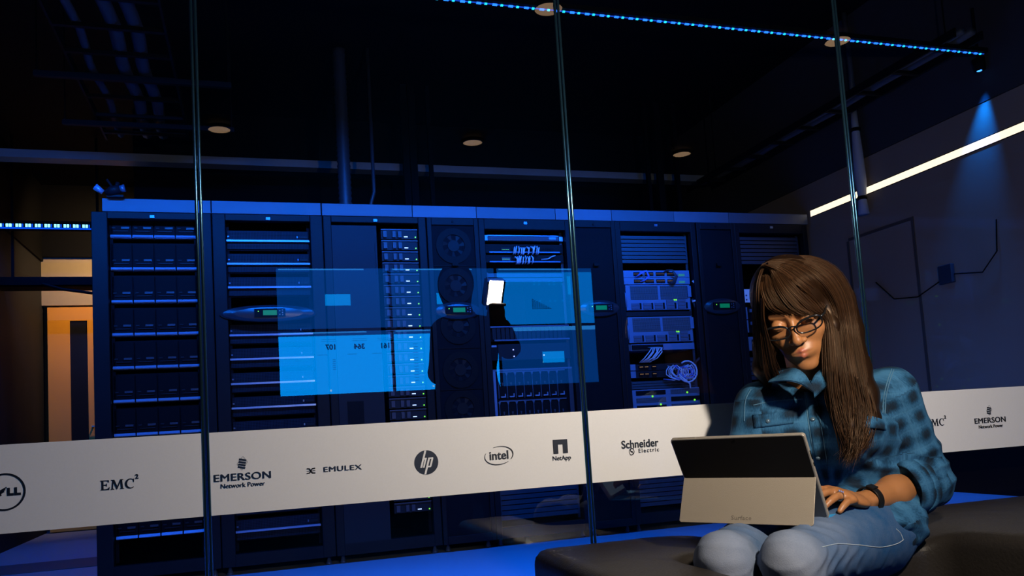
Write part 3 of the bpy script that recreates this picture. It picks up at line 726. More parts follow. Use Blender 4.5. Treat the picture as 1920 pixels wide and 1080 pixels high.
# r5 gear
a, b_ = x5[0] + .05, x5[1] - .05; w = b_ - a
def zz(y, x=1230): return at(x, y, RY).z
for k, (yt, yb) in enumerate(((505, 518), (518.5, 531))):
    zt, zb = zz(yt), zz(yb); h = zt - zb
    t = unit('network_switch', '%s of two light switches with dark port groups under the louvered panel' % ('upper', 'lower')[k], 'network switch', a, b_, zb + .001, zt, m_server)
    MB().box(0, w, .0, .01, .001, h).build('face_plate', m_server, t)
    for i in range(4):
        x = .09 + i * .088; q = MB().box(x, x + .068, -.003, .0, .01, h - .012).build('port_group', m_slot, t)
        mb = MB()
        for j in range(8): mb.box(x + .004 + j * .008, x + .007 + j * .008, -.005, -.003, h / 2 - .001, h / 2 + .002)
        mb.build('port_lights', m_amber, q)
    MB().box(w - .09, w - .04, -.003, 0, .008, h * .5).build('green_port', mat('port_green', (.1, .35, .12), .5, emit=(.1, .6, .2), es=.15), t)
for k, (yt, yb) in enumerate(((532, 579), (592, 640))):
    zt, zb = zz(yt), zz(yb); h = zt - zb; hh = h * .58
    t = unit('server_chassis', 'light %s storage server with two mesh grilles and green lights' % ('upper', 'lower')[k], 'server', a + .02, b_ - .01, zb, zt, m_server); W_ = w - .03
    MB().box(0, W_, .0, .01, 0, h).build('face_plate', m_server, t)
    for x in (.035, .035 + .235): MB().box(x, x + .215, -.003, 0, h - hh, h - .008).build('mesh_grille', m_perfl, t)
    for i in range(5): 
        x = .035 + i * .092
        for j in range(2 if i < 3 else 3): MB().box(x, x + .062, -.006, 0, .006 + j * .024, .024 + j * .024).build('drive_carrier', m_lipd, t)
        MB().box(x + .066, x + .078, -.004, 0, .006, .05).build('carrier_latch', m_slot, t)
    for x in (.375, .39): MB().disc((x, -.006, h - hh - .006), .006, .004, 10).build('green_light', m_green, t)
    mb = MB(); mb.tube([(-.015, -.02, .02), (-.018, -.03, h * .6), (-.015, -.0, h * .7)], .009, 8); mb.build('side_handle', m_server, t, smooth=True)
    MB().box(W_ - .02, W_ + .008, -.012, 0, h * .5, h - .01).build('ear', m_server, t)
zt, zb = zz(643), zz(655)
t = unit('patch_bay', 'thin light patch panel with drooping white cables under the lower storage server', 'patch panel', a, b_, zb, zt, m_server); MB().box(.04, .28, -.002, .01, .006, zt - zb - .006).build('port_row', m_slot, t); MB().box(.0, .03, -.004, .01, 0, zt - zb).build('ear', m_perfl, t)
for i in range(8):
    x = .16 + .012 * i; d = random.uniform(-.02, .02)
    c = MB().tube([(x, 0, .02), (x + .01, -.035, .01), (x - .01 + d, -.05, -.02), (x - .045 + d, -.04, -.06), (x - .075, -.0, -.085)], .004, 6).build('network_cable', m_cabl, smooth=True); c.location = (a, RY + .05, zb)
    tag(c, 'white network cable drooping in a bundle under the lower storage server', 'cable', 'white cables under the lower storage server')
for k, (yt, yb) in enumerate(((681, 693), (694, 707))):
    zt, zb = zz(yt), zz(yb); h = zt - zb
    t = unit('network_switch', '%s dark switch with orange port lights beside the white cable tangle' % ('upper', 'lower')[k], 'network switch', a, b_, zb + .001, zt, m_serverd)
    MB().box(0, .05, -.003, .01, .002, h).build('ear', m_server, t)
    for x in (.08, .12, .18): 
        q = MB().box(x, x + .035, -.002, .01, .012, h - .012).build('port_group', m_slot, t)
        mb = MB(); [mb.box(x + .004 + j * .007, x + .008 + j * .007, -.004, -.002, h / 2, h / 2 + .004) for j in range(4)]; mb.build('port_lights', m_amber, q)
    MB().box(w - .05, w, -.002, .01, .0, h).build('ear', m_perfl, t)
zb = zz(707)
for i in range(26):
    u = random.random(); x = .30 + u * .18
    pts = [(x, 0, .02 + random.uniform(0, .06))]; s = random.choice((-1, 1)); r = random.uniform(.03, .075); cx = x + random.uniform(-.02, .05)
    for j in range(1, 7):
        an = PI / 2 - s * j * .62; pts.append((cx + r * math.cos(an), -.02 - random.uniform(.0, .035), .03 + r * math.sin(an) * .8))
    pts[-1] = (pts[-1][0], -.005, pts[-1][2])
    c = MB().tube(pts, .0042, 6).build('network_cable', m_cabl if i % 3 else m_cabb, smooth=True); c.location = (a, RY + .05, zb)
    tag(c, '%s network cable looped in the tangle beside the orange port lights' % ('white' if i % 3 else 'blue'), 'cable', '%s cables in the looped tangle' % ('white' if i % 3 else 'blue'))
c = MB().tube([(.43 + .075 * math.cos(t_), -.05, .03 + .075 * math.sin(t_)) for t_ in [PI * .7 - i * .42 for i in range(13)]] + [(.44, -.05, -.055), (.442, -.05, -.09)], .006, 8).build('network_cable', m_cabl, smooth=True); c.location = (a, RY + .05, zb); tag(c, 'thick pale cable in one big loop, front of the white cable tangle', 'cable')
zt, zb = zz(729), zz(771); h = zt - zb
t = unit('storage_array', 'light teal storage array with four green lights just above the white band', 'server', a - .01, b_ + .01, zb, zt, m_server)
MB().box(0, w, 0, .01, 0, h).build('face_plate', m_server, t)
for i in range(2):
    for j in range(3): MB().box(.05 + i * .27, .28 + i * .27, -.003, 0, .012 + j * h / 3, h / 3 - .008 + j * h / 3).build('drive_bay', m_perfl if (i + j) % 2 else m_slot, t)
for x, z in ((.175, .68), (.235, .30), (.45, .78), (.505, .42)): MB().disc((x, -.006, h * z), .007, .004, 12).build('green_light', m_green, t)
t = unit('blank_panel', 'dark blank panel between the two light storage servers', 'panel', a, b_, zz(590), zz(582), m_serverd)
# loose cables over the upper switches
for i in range(5):
    c = MB().tube([(.10 + .006 * i, 0, .05), (.13, -.03, .07 + .003 * i), (.17, -.045, .09), (.19, -.04, .06 - .004 * i), (.17, -.02, .03), (.14, 0, .02)], .0055, 6).build('network_cable', m_cabb, smooth=True); c.location = (a, RY + .05, zz(531))
    tag(c, 'bright blue cable of the twist over the two light switches', 'cable', 'blue cable twist over the light switches')
for i in range(5):
    c = MB().tube([(.36 + .008 * i, 0, .02), (.37 + .006 * i, -.03, .0), (.40 + .004 * i, -.04, .05), (.38, -.04, .095), (.345 + .006 * i, -.02, .10), (.33, 0, .085)], .0055, 6).build('network_cable', m_cabd, smooth=True); c.location = (a, RY + .05, zz(531))
    tag(c, 'dark cable of the loop over the two light switches', 'cable', 'dark cable loop over the light switches')
c = MB().tube([(w + .005, -.02, .13), (w + .03, -.03, .10), (w + .022, -.03, .07), (w + .035, -.03, .045), (w + .025, -.03, .02), (w + .035, -.03, -.01), (w - .01, -.02, -.02)], .008, 8).build('network_cable', m_cabl, smooth=True); c.location = (a, RY + .04, zz(560)); tag(c, 'pale coiled cable at the right edge beside the upper storage server', 'cable')
c = MB().tube([(w - .0, 0, .0), (w + .03, -.02, -.1), (w + .04, -.02, -.3), (w + .025, -.02, -.42), (w - .02, 0, -.46)], .010, 8).build('power_cable', m_cabd, smooth=True); c.location = (a, RY + .04, zz(560)); tag(c, 'dark power cable hanging down right of the storage servers', 'cable')
# r6 gear (partly hidden, also mirrored in the glossy side wall)
a, b_ = x6[0] + .045, x6[1] - .045; w = b_ - a
def z6(y): return at(1405, y, RY).z
t = unit('media_converter', 'bright white-blue box with small knobs, left of the woman\'s hair', 'network box', a, b_, z6(565), z6(540), m_lip); h = z6(540) - z6(565)
MB().box(0, w, 0, .01, 0, h).build('face_plate', mat('bright_white', (.85, .88, .9), .4), t)
mb = MB(); [mb.disc((.04 + i * .045, -.004, .02 + j * .032), .006, .004, 10) for i in range(10) for j in range(2)]; mb.build('knob_row', m_lipd, t)
t = unit('tape_library', 'dark unit with a light handle strip, left of the woman\'s glasses', 'server', a, b_, z6(622), z6(574), m_rackd); h = z6(574) - z6(622)
MB().box(.005, .035, -.006, .01, .0, h * .48).build('handle', m_server, t); MB().box(.005, .035, -.006, .01, h * .52, h).build('handle', m_server, t)
for k in range(2): MB().box(.06, .12, -.006, .01, h * (.3 + .5 * k), h * (.42 + .5 * k)).build('name_plate', m_server, t); MB().box(.2, w - .03, -.004, .01, h * (.1 + .5 * k), h * (.4 + .5 * k)).build('drive_bay', m_serverd, t)
t = unit('network_switch', 'light switch with dark ports beside the woman\'s cheek', 'network switch', a, b_, z6(656), z6(630), m_server)
MB().box(.06, .5, -.003, .01, .02, .08).build('port_group', m_slot, t)
for i in range(10):
    x = .1 + .04 * i; d = random.uniform(-.03, .03)
    c = MB().tube([(x, 0, .03), (x + .01, -.04, 0.01), (x + d, -.05, -.05), (x + .03 + d, -.03, -.12), (x + .06, 0, -.15)], .006, 6).build('network_cable', m_cabl, smooth=True); c.location = (a, RY + .05, z6(656))
    tag(c, 'white cable hanging in the right end rack, mostly behind the woman', 'cable', 'white cables in the right end rack')
louver(a, b_, z6(712), z6(668), 'louvered panel at the height of the woman\'s collar in the right end rack', 5)
t = unit('storage_array', 'dark unit in the right end rack, behind the woman\'s shoulder', 'server', a, b_, .66, z6(716), m_serverd)
# small security camera perched on the left end of the row
o = thing('security_camera', 'small camera on a clamp at the top left corner of the racks', 'camera', (-.73, RY + .02, 2.23))
MB().tube([(-.03, -.05, .02), (.0, -.06, .035), (.045, -.065, .045)], [.02, .028, .026], 14).build('camera_body', m_rack, o, smooth=True)
MB().tube([(.045, -.065, .045), (.07, -.068, .05)], [.020, .023], 14).build('lens', m_lipd, o, smooth=True)
MB().tube([(-.05, -.04, .03), (-.09, -.05, .06)], [.014, .020], 12).build('side_lamp', m_lip, o, smooth=True)
MB().tube([(.0, -.02, .0), (-.005, -.03, .07), (-.03, -.03, .11)], .007, 8).box(-.03, .06, -.06, .02, .0, .012).build('clamp', m_rack, o)
MB().tube([(.02, -.04, .05), (.03, -.045, .09)], .012, 8).build('knob', m_rack, o, smooth=True)
# ================================================================== the hallway side, seen mirrored in the glass
VY = 2 * GY - 8.6
def screen_mat(name, col, s):
    return mat(name, (.01, .01, .012), .3, emit=col, es=s)
DIM = (.004, .13, .60); BR = (.0, .30, 1.0)
sc_bright = screen_mat('screen_bright', BR, 7.0); sc_mid = screen_mat('screen_mid', (.0, .26, 1.0), 3.8); sc_dim = screen_mat('screen_dim', (.0, .14, .75), 1.7); sc_bar = screen_mat('screen_bar', (.03, .33, 1.0), 4.2)
sc_ink = screen_mat('screen_ink', (.0, .15, .7), 1.2); sc_ink2 = screen_mat('screen_faint_line', (.0, .24, .9), 5.2); sc_card = screen_mat('screen_card', (.0, .3, 1.0), 5.5); sc_w = screen_mat('screen_white', (.3, .6, 1.0), 6)
cols = [(.28, 1.42), (1.455, 2.60), (2.635, 3.77)]
rows = [(1.215, 1.862), (1.893, 2.525)]
def display(c, r, lab, base):
    x0, x1 = cols[c]; z0, z1 = rows[r]; w = x1 - x0; h = z1 - z0
    o = thing('wall_display', lab, 'display', (x0, VY, z0), 'video wall across the hallway, seen mirrored in the glass')
    MB().box(-.016, w + .016, -.06, -.004, -.014, h + .014).build('bezel', m_black, o)
    MB().box(0, w, -.004, 0, 0, h).build('screen_panel', base, o)
    if r == 0 or c == 2:
        MB().box(0, w, .0, .001, h - .045, h).build('toolbar', sc_dim if base != sc_dim else sc_bar, o)
    MB().box(.02, w - .25, .001, .002, h - .018, h - .004).build('title_strip', sc_bar, o)
    return o, w, h
def lines(o, items, m, nm):
    mb = MB()
    for x0, x1, z0, z1 in items: mb.box(x0, x1, .0008, .0016, z0, z1)
    mb.build(nm, m, o)
o, w, h = display(0, 0, 'bright blue lower left screen with three numbers, mirrored in the glass over the second rack', sc_bright)
for x, s in ((.52, '107'), (.81, '364'), (1.08, '161')):
    text_mesh(s, .075, 'screen_number', sc_ink, (x, .0012, h - .165), parent=o, mirror=True, bold=.003)
random.seed(3)
lines(o, [(x, x + .15, h - .085 - .02 * k, h - .08 - .02 * k) for x in (.42, .74, 1.0) for k in range(2)] + [(x - .12, x - .02, h - .245, h - .238) for x in (.5, .8, 1.06)] + [(.53, .56, h - .4 + .02 * k, h - .39 + .02 * k) for k in range(6)], sc_ink2, 'text_lines')
MB().disc((.5, .0016, .035), .012, .001, 12).build('corner_icon', sc_w, o)
o, w, h = display(1, 0, 'bright blue lower middle screen, mirrored in the glass left of the standing silhouette', sc_bright)
lines(o, [(.2, .25, .1 + .03 * k, .108 + .03 * k) for k in range(14)], sc_ink2, 'text_lines'); MB().disc((.4, .0016, .035), .012, .001, 12).build('corner_icon', sc_w, o)
o, w, h = display(2, 0, 'dim blue lower right screen with a small bright card, mirrored beside the middle glass joint', sc_dim)
MB().box(w - .66, w - .40, .001, .002, .24, .365).build('card', sc_card, o); MB().disc((w - .655, .0025, .25), .006, .001, 8).build('corner_icon', sc_w, o)
o, w, h = display(0, 1, 'dim blue upper left screen with a small bright card, mirrored over the second rack', sc_dim)
MB().box(w - .66, w - .40, .001, .002, .24, .36).build('card', sc_card, o)
lines(o, [(w - .645, w - .575, .253, .262)], sc_ink, 'text_lines')
o, w, h = display(1, 1, 'dim blue upper middle screen, mirrored behind the standing silhouette', sc_dim)
MB().box(w - .66, w - .40, .001, .002, .24, .36).build('card', sc_card, o)
o, w, h = display(2, 1, 'mid blue upper right screen with a triangle chart, mirrored left of the middle glass joint', sc_mid)
mb = MB()
for k in range(9):
    for j in range(9 - k): mb.box(.39 + j * .026, .41 + j * .026, .001, .002, .17 + k * .013, .178 + k * .013)
mb.build('triangle_chart', sc_ink, o)
lines(o, [(x, x + .02, z, z + .02) for z in (.25, .44, .47) for x in (.1, .42, .48, .60, .66, .75)] + [(.08 + .0 * k, .7, h - .10 - .03 * k, h - .098 - .03 * k) for k in range(3)], sc_ink2, 'text_lines')
MB().box(.83, .87, .001, .002, .33, .54).build('side_bar', sc_card, o)
o = thing('display_frame', 'black steel frame carrying the six screens of the video wall', 'frame', (.2, VY - .14, 0))
for x in (.1, 1.2, 2.4, 3.45): MB().box(x, x + .06, 0, .06, 0, 2.5).build('upright', m_black, o)
MB().box(.0, 3.6, 0, .06, 1.15, 1.2).build('rail', m_black, o); MB().box(.0, 3.6, 0, .06, 2.3, 2.35).build('rail', m_black, o)

# ================================================================== signed distance modelling (organic shapes)
def V3(*a): return np.array(a, np.float32)
def s_cap(p, a, b, ra, rb):
    a = np.asarray(a, np.float32); b = np.asarray(b, np.float32); ab = b - a; L = float(ab @ ab) + 1e-9
    t = np.clip(((p - a) @ ab) / L, 0, 1); d = p - a - t[..., None] * ab
    return np.sqrt((d * d).sum(-1)) - (ra + (rb - ra) * t)
def s_ell(p, c, r, R=None):
    q = p - np.asarray(c, np.float32)
    if R is not None: q = q @ R
    r = np.asarray(r, np.float32); k = np.sqrt(((q / r) ** 2).sum(-1)); k2 = np.sqrt(((q / (r * r)) ** 2).sum(-1)) + 1e-9
    return k * (k - 1) / k2
def smin(a, b, k):
    h = np.clip(.5 + .5 * (b - a) / k, 0, 1); return b + (a - b) * h - k * h * (1 - h)
def smax(a, b, k): return -smin(-a, -b, k)
def polycap(p, pts, rs, k=.01):
    d = None
    for i in range(len(pts) - 1):
        e = s_cap(p, pts[i], pts[i + 1], rs[i], rs[i + 1]); d = e if d is None else np.minimum(d, e) if k <= 0 else smin(d, e, k)
    return d
def surface(fn, lo, hi, h):
    """surface nets over the box lo..hi with cell size h"""
    lo = np.array(lo, np.float32); hi = np.array(hi, np.float32); n = np.ceil((hi - lo) / h).astype(int) + 1
    xs = [lo[i] + h * np.arange(n[i], dtype=np.float32) for i in range(3)]
    V = np.empty(tuple(n), np.float32)
    for i0 in range(0, n[0], 24):
        g = np.stack(np.meshgrid(xs[0][i0:i0 + 24], xs[1], xs[2], indexing='ij'), -1); V[i0:i0 + 24] = fn(g)
    m = n - 1; acc = np.zeros((*m, 3), np.float32); cnt = np.zeros(tuple(m), np.float32)
    def sl(ax, off, ln): return [slice(off[k], off[k] + ln[k]) for k in range(3)]
    C_ = [(x, y, z) for x in (0, 1) for y in (0, 1) for z in (0, 1)]
    for a in C_:
        for ax in range(3):
            if a[ax]: continue
            b = list(a); b[ax] = 1
            va = V[tuple(sl(0, a, m))]; vb = V[tuple(sl(0, b, m))]; cr = (va < 0) != (vb < 0)
            t = np.where(cr, va / np.where(cr, va - vb, 1), 0)
            pos = np.zeros((*m, 3), np.float32)
            for k in range(3): pos[..., k] = a[k]
            pos[..., ax] = t
            acc += np.where(cr[..., None], pos, 0); cnt += cr
    act = cnt > 0; idx = -np.ones(tuple(m), np.int64); ii = np.argwhere(act); idx[act] = np.arange(len(ii))
    verts = (acc[act] / cnt[act][:, None] + ii) * h + lo
    faces = []
    for ax in range(3):
        o1, o2 = [(1, 2), (2, 0), (0, 1)][ax]
        sh = list(n); sh[ax] -= 1
        a = V[tuple(slice(0, sh[k]) for k in range(3))]; s2 = [slice(0, sh[k]) for k in range(3)]; s2[ax] = slice(1, sh[ax] + 1); b = V[tuple(s2)]
        cr = np.argwhere((a < 0) != (b < 0))
        cr = cr[(cr[:, o1] > 0) & (cr[:, o2] > 0) & (cr[:, o1] < m[o1]) & (cr[:, o2] < m[o2])]
        if not len(cr): continue
        e1 = np.zeros(3, int); e1[o1] = 1; e2 = np.zeros(3, int); e2[o2] = 1
        q = [idx[tuple((cr - d).T)] for d in (e1 + e2, e2, 0 * e1, e1)]
        f = np.stack(q, 1); flip = V[tuple(cr.T)] >= 0; f[flip] = f[flip][:, ::-1]; faces.append(f)
    F = np.concatenate(faces); F = F[(F >= 0).all(1)]
    return verts.astype(np.float32), F
def np_mesh(name, parts, mats, parent=None, attrs=None, smooth=True, mi=None, modal=None):
    """parts: list of (verts, quads); one mesh object"""
    vs = []; fs = []; off = 0; mis = []
    for k, (v, f) in enumerate(parts):
        vs.append(v); fs.append(f + off); off += len(v); mis.append(np.full(len(f), mi[k] if mi else 0))
    v = np.concatenate(vs); f = np.concatenate(fs); me = bpy.data.meshes.new(name)
    me.vertices.add(len(v)); me.vertices.foreach_set('co', v.astype(np.float32).ravel())
    k = f.shape[1]; me.loops.add(f.size); me.loops.foreach_set('vertex_index', f.astype(np.int32).ravel())
    me.polygons.add(len(f)); me.polygons.foreach_set('loop_start', np.arange(0, f.size, k, dtype=np.int32)); me.polygons.foreach_set('loop_total', np.full(len(f), k, np.int32))
    me.polygons.foreach_set('material_index', np.concatenate(mis).astype(np.int32)); me.polygons.foreach_set('use_smooth', np.full(len(f), smooth))
    me.update(calc_edges=True); me.validate()
    for m in (mats if isinstance(mats, (list, tuple)) else [mats]): me.materials.append(m)
    for nm, arr in (attrs or {}).items():
        arr = np.asarray(arr, np.float32)
        if arr.ndim == 1: a = me.attributes.new(nm, 'FLOAT', 'POINT'); a.data.foreach_set('value', arr)
        else: a = me.attributes.new(nm, 'FLOAT_VECTOR', 'POINT'); a.data.foreach_set('vector', arr.ravel())
    o = bpy.data.objects.new(name, me); C.objects.link(o)
    if parent: o.parent = parent
    return o
def strands(curves, r, nside=3):
    """curves: array (n, k, 3); r: (k,) radii -> verts, quads"""
    c = np.asarray(curves, np.float32); n, k, _ = c.shape
    t = np.gradient(c, axis=1); t /= np.linalg.norm(t, axis=2, keepdims=True) + 1e-9
    ref = np.array([.3, .8, .52], np.float32); a = np.cross(t, ref); a /= np.linalg.norm(a, axis=2, keepdims=True) + 1e-9; b = np.cross(t, a)
    r = np.broadcast_to(np.asarray(r, np.float32), (n, k))
    V = []
    for s in range(nside):
        an = 2 * PI * s / nside; V.append(c + (a * math.cos(an) + b * math.sin(an)) * r[..., None])
    V = np.stack(V, 2)   # n,k,s,3
    id_ = np.arange(n * k * nside).reshape(n, k, nside); q = []
    for s in range(nside):
        s2 = (s + 1) % nside; q.append(np.stack([id_[:, :-1, s], id_[:, :-1, s2], id_[:, 1:, s2], id_[:, 1:, s]], -1).reshape(-1, 4))
    return V.reshape(-1, 3), np.concatenate(q)
def catmull(P, n):
    P = np.asarray(P, np.float32); P = np.concatenate([[2 * P[0] - P[1]], P, [2 * P[-1] - P[-2]]]); m = len(P) - 3; out = []
    for u in np.linspace(0, m - 1e-4, n):
        i = int(u); t = u - i; a, b, c, d = P[i:i + 4]
        out.append(.5 * ((2 * b) + (-a + c) * t + (2 * a - 5 * b + 4 * c - d) * t * t + (-a + 3 * b - 3 * c + d) * t ** 3))
    return np.array(out, np.float32)
def A(x, y, Y): return np.array(at(x, y, Y), np.float32)
def vnoise(p, s, seed=0):
    """cheap smooth pseudo noise"""
    q = p * s; r = 0
    for k in range(4):
        rng = np.random.default_rng(seed * 10 + k); w = rng.normal(size=(3, 3)); ph = rng.uniform(0, 6, 3)
        r = r + np.sin(q @ w[0] + ph[0]) * np.sin(q @ w[1] + ph[1] + 1.3 * np.sin(q @ w[2] + ph[2]))
    return r / 4
# ================================================================== the seated woman
BF = np.array([-.72, -.69, 0]); BF /= np.linalg.norm(BF)      # body forward
BL_ = np.array([-BF[1], BF[0], 0]) * -1                        # her left
BL_ = np.array([.69, -.72, 0]); BL_ /= np.linalg.norm(BL_)
UPv = np.array([0, 0, 1.])
# ---- head frame
HC = A(1487, 584, 1.60).astype(float)
def rotv(v, ax, a): return np.array(Matrix.Rotation(a, 3, Vector(ax)) @ Vector(v))
hf = np.array([-.64, -.77, 0]); hf /= np.linalg.norm(hf)
hx = np.cross(UPv, hf) * 1.0; hx /= np.linalg.norm(hx)         # her left (image right)
hx = -hx if hx[0] < 0 else hx
PITCHH = math.radians(25); ROLLH = math.radians(12)
hf2 = rotv(hf, hx, PITCHH); 
if hf2[2] > 0: hf2 = rotv(hf, hx, -PITCHH)
hz = np.cross(hx, hf2); hz = hz if hz[2] > 0 else -hz
hx, hz = rotv(hx, hf2, 0), rotv(hz, hf2, 0)
# roll: top of the head leans to her right (image left)
sgn = 1 if np.dot(rotv(hz, hf2, ROLLH), hx) < 0 else -1
hx, hz = rotv(hx, hf2, sgn * ROLLH), rotv(hz, hf2, sgn * ROLLH)
HR_ = np.stack([hx, hf2, hz], 1).astype(np.float32)            # local -> world
HS = 1.03
def HL(x, y, z): return (HC + (HR_ @ np.array([x, y, z])) * HS).astype(np.float32)
def to_head(p): return ((p - HC.astype(np.float32)) @ HR_) / HS
def face_sdf(q):
    s = np.abs(q[..., 0]); qm = q.copy(); qm[..., 0] = s        # mirrored half for symmetric features
    d = s_ell(q, (0, -.012, .035), (.071, .088, .084))
    d = smin(d, s_ell(q, (0, .026, -.030), (.0585, .056, .070)), .03)
    d = smin(d, s_ell(q, (0, .052, -.072), (.041, .033, .042)), .02)
    d = smin(d, s_ell(q, (0, .070, -.104), (.022, .016, .015)), .014)          # chin
    d = smin(d, s_ell(qm, (.036, .056, -.030), (.022, .020, .022)), .016)       # cheek bones
    d = smin(d, s_cap(qm, (.006, .080, .022), (.040, .066, .021), .008, .007), .012)  # brow
    d = smax(d, -s_ell(qm, (.031, .096, .002), (.017, .013, .011)), .010)      # eye sockets
    d = smin(d, s_cap(q, (0, .081, .008), (0, .103, -.030), .0055, .0085), .009)  # nose bridge
    d = smin(d, s_ell(q, (0, .1035, -.0345), (.0105, .0105, .0095)), .006)
    d = smin(d, s_ell(qm, (.0125, .094, -.0375), (.0072, .0085, .0068)), .005)
    d = smax(d, -s_ell(qm, (.0065, .1015, -.0445), (.0035, .0045, .0032)), .002)
    d = smin(d, s_ell(qm, (.031, .0755, .0015), (.0150, .0125, .0128)), .0022)  # eyeball under the lowered lid
    d = smax(d, -s_cap(qm, (.019, .0885, -.0052), (.043, .083, -.0052), .0010, .0010), .0015)  # lid line
    d = smin(d, s_ell(q, (0, .078, -.068), (.026, .0165, .0165)), .012)        # muzzle
    d = smin(d, s_cap(qm, (.000, .0935, -.0615), (.0215, .0825, -.0665), .0050, .0022), .0035)  # upper lip
    d = smin(d, s_cap(qm, (.000, .0925, -.0730), (.0180, .0830, -.0695), .0066, .0030), .0035)  # lower lip
    d = smax(d, -s_cap(qm, (0, .0998, -.0668), (.0225, .0885, -.0678), .0011, .0008), .0016)   # mouth line
    d = smax(d, -s_cap(q, (0, .0975, -.050), (0, .096, -.056), .0018, .0018), .003)            # philtrum
    d = smax(d, -s_ell(q, (0, .092, -.0875), (.014, .006, .0035)), .006)
    d = smin(d, s_ell(qm, (.0715, -.008, -.012), (.007, .016, .026)), .004)      # ears
    return d * HS
NECK0 = HL(0, -.028, -.055); NECK1 = A(1528, 735, 1.66)
def neck_sdf(p):
    d = s_cap(p, NECK0, NECK1, .050, .052)
    return smin(d, s_cap(p, NECK1, NECK1 - np.array([.0, .0, .10], np.float32), .055, .09), .04)
def head_sdf(p): return smin(face_sdf(to_head(p)), neck_sdf(p), .018)
lo = HC - .17; lo[2] = NECK1[2] - .1; hi = HC + .16
hv, hfq = surface(head_sdf, lo, hi, .0021)

# ---- skeleton
shL = A(1668, 738, 1.575); shR = A(1428, 764, 1.70); elL = A(1735, 902, 1.60); wrL = A(1622, 940, 1.515)
elR = A(1398, 890, 1.70); wrR = np.array([1.12, 1.60, .585], np.float32)
chest = A(1540, 800, 1.66); waist = A(1575, 930, 1.72); pelv = np.array([1.315, 1.665, .455], np.float32)
kneeL = np.array([.955, 1.345, .476], np.float32); kneeR = np.array([.862, 1.425, .476], np.float32)
hipL = np.array([1.345, 1.595, .465], np.float32); hipR = np.array([1.225, 1.735, .465], np.float32)
ankL = np.array([.99, 1.36, .09], np.float32); ankR = np.array([.885, 1.45, .09], np.float32)
f32 = lambda v: np.asarray(v, np.float32)
Bl, Bf = f32(BL_), f32(BF)
def torso_sdf(p, grow=0.):
    ctr = [pelv, waist, chest, NECK1 + f32([0, 0, -.035])]; W = [.168, .138, .158, .085]; D = [.118, .098, .108, .062]
    zs = np.array([c[2] for c in ctr])
    z = np.clip(p[..., 2], zs[0], zs[-1]); cx = np.interp(z, zs, [c[0] for c in ctr]); cy = np.interp(z, zs, [c[1] for c in ctr])
    # smooth-ish widths
    t = (z - zs[0]) / (zs[-1] - zs[0]); tt = (zs - zs[0]) / (zs[-1] - zs[0]); ts = t
    w = np.interp(ts, tt, W) + grow; dd = np.interp(ts, tt, D) + grow
    dx = p[..., 0] - cx; dy = p[..., 1] - cy; dz = (p[..., 2] - z)
    l = dx * Bl[0] + dy * Bl[1]; b = dx * Bf[0] + dy * Bf[1]
    k = np.sqrt((l / w) ** 2 + (b / dd) ** 2 + (dz / (.05 + grow)) ** 2)
    return (k - 1) * np.minimum(np.minimum(w, dd), .2)
def body_core(p):
    d = torso_sdf(p)
    for s in (shL, shR): d = smin(d, s_cap(p, NECK1 + f32([0, 0, -.05]), s, .055, .050), .05)
    return d
busts = [chest + Bf * .075 + Bl * .065 + f32([0, 0, -.01]), chest + Bf * .075 - Bl * .065 + f32([0, 0, -.01])]

# ---- left hand (image right), fingers bent over the keys behind the tablet edge
hand_pts = {}
hdir = f32([-.62, -.18, .02]); 
W0 = wrL; KN = A(1572, 926, 1.475)              # knuckle centre
pu = KN - W0; pu /= np.linalg.norm(pu)
pn = f32([-.05, -.35, .93]); pn -= pu * (pn @ pu); pn /= np.linalg.norm(pn)   # back of the hand faces up and towards the camera
ps = f32(np.cross(pn, pu)); 
if ps @ f32([0, -1, 0]) < 0: ps = -ps            # ps: across the palm towards the camera (thumb is on her right side, away)
FIN = []
# order across the palm: little finger nearest to the camera side ... thumb inside
for k, (off, ln, r, curl) in enumerate(((.030, .052, .0075, .75), (.011, .066, .0082, .62), (-.009, .072, .0085, .55), (-.029, .066, .0084, .45))):
    b = KN + ps * off + pn * (-.002 + .004 * (1 - abs(k - 1.5) / 1.5)) - pu * (.004 * abs(k - 1.6))
    dr = pu + ps * (.10 * (1.5 - k)) ; dr /= np.linalg.norm(dr)
    pts = [b - dr * .01]; d_ = dr; cur = b; pts.append(cur)
    for j, fr in enumerate((.44, .32, .24)):
        an = curl * (0.35, .75, .55)[j]; d_ = d_ * math.cos(an) - pn * math.sin(an); d_ /= np.linalg.norm(d_)
        cur = cur + d_ * ln * fr; pts.append(cur)
    FIN.append((pts, r))
TH = [W0 + pu * .018 - ps * .026 - pn * .006, W0 + pu * .043 - ps * .040 - pn * .012, W0 + pu * .068 - ps * .042 - pn * .020, W0 + pu * .088 - ps * .036 - pn * .024]
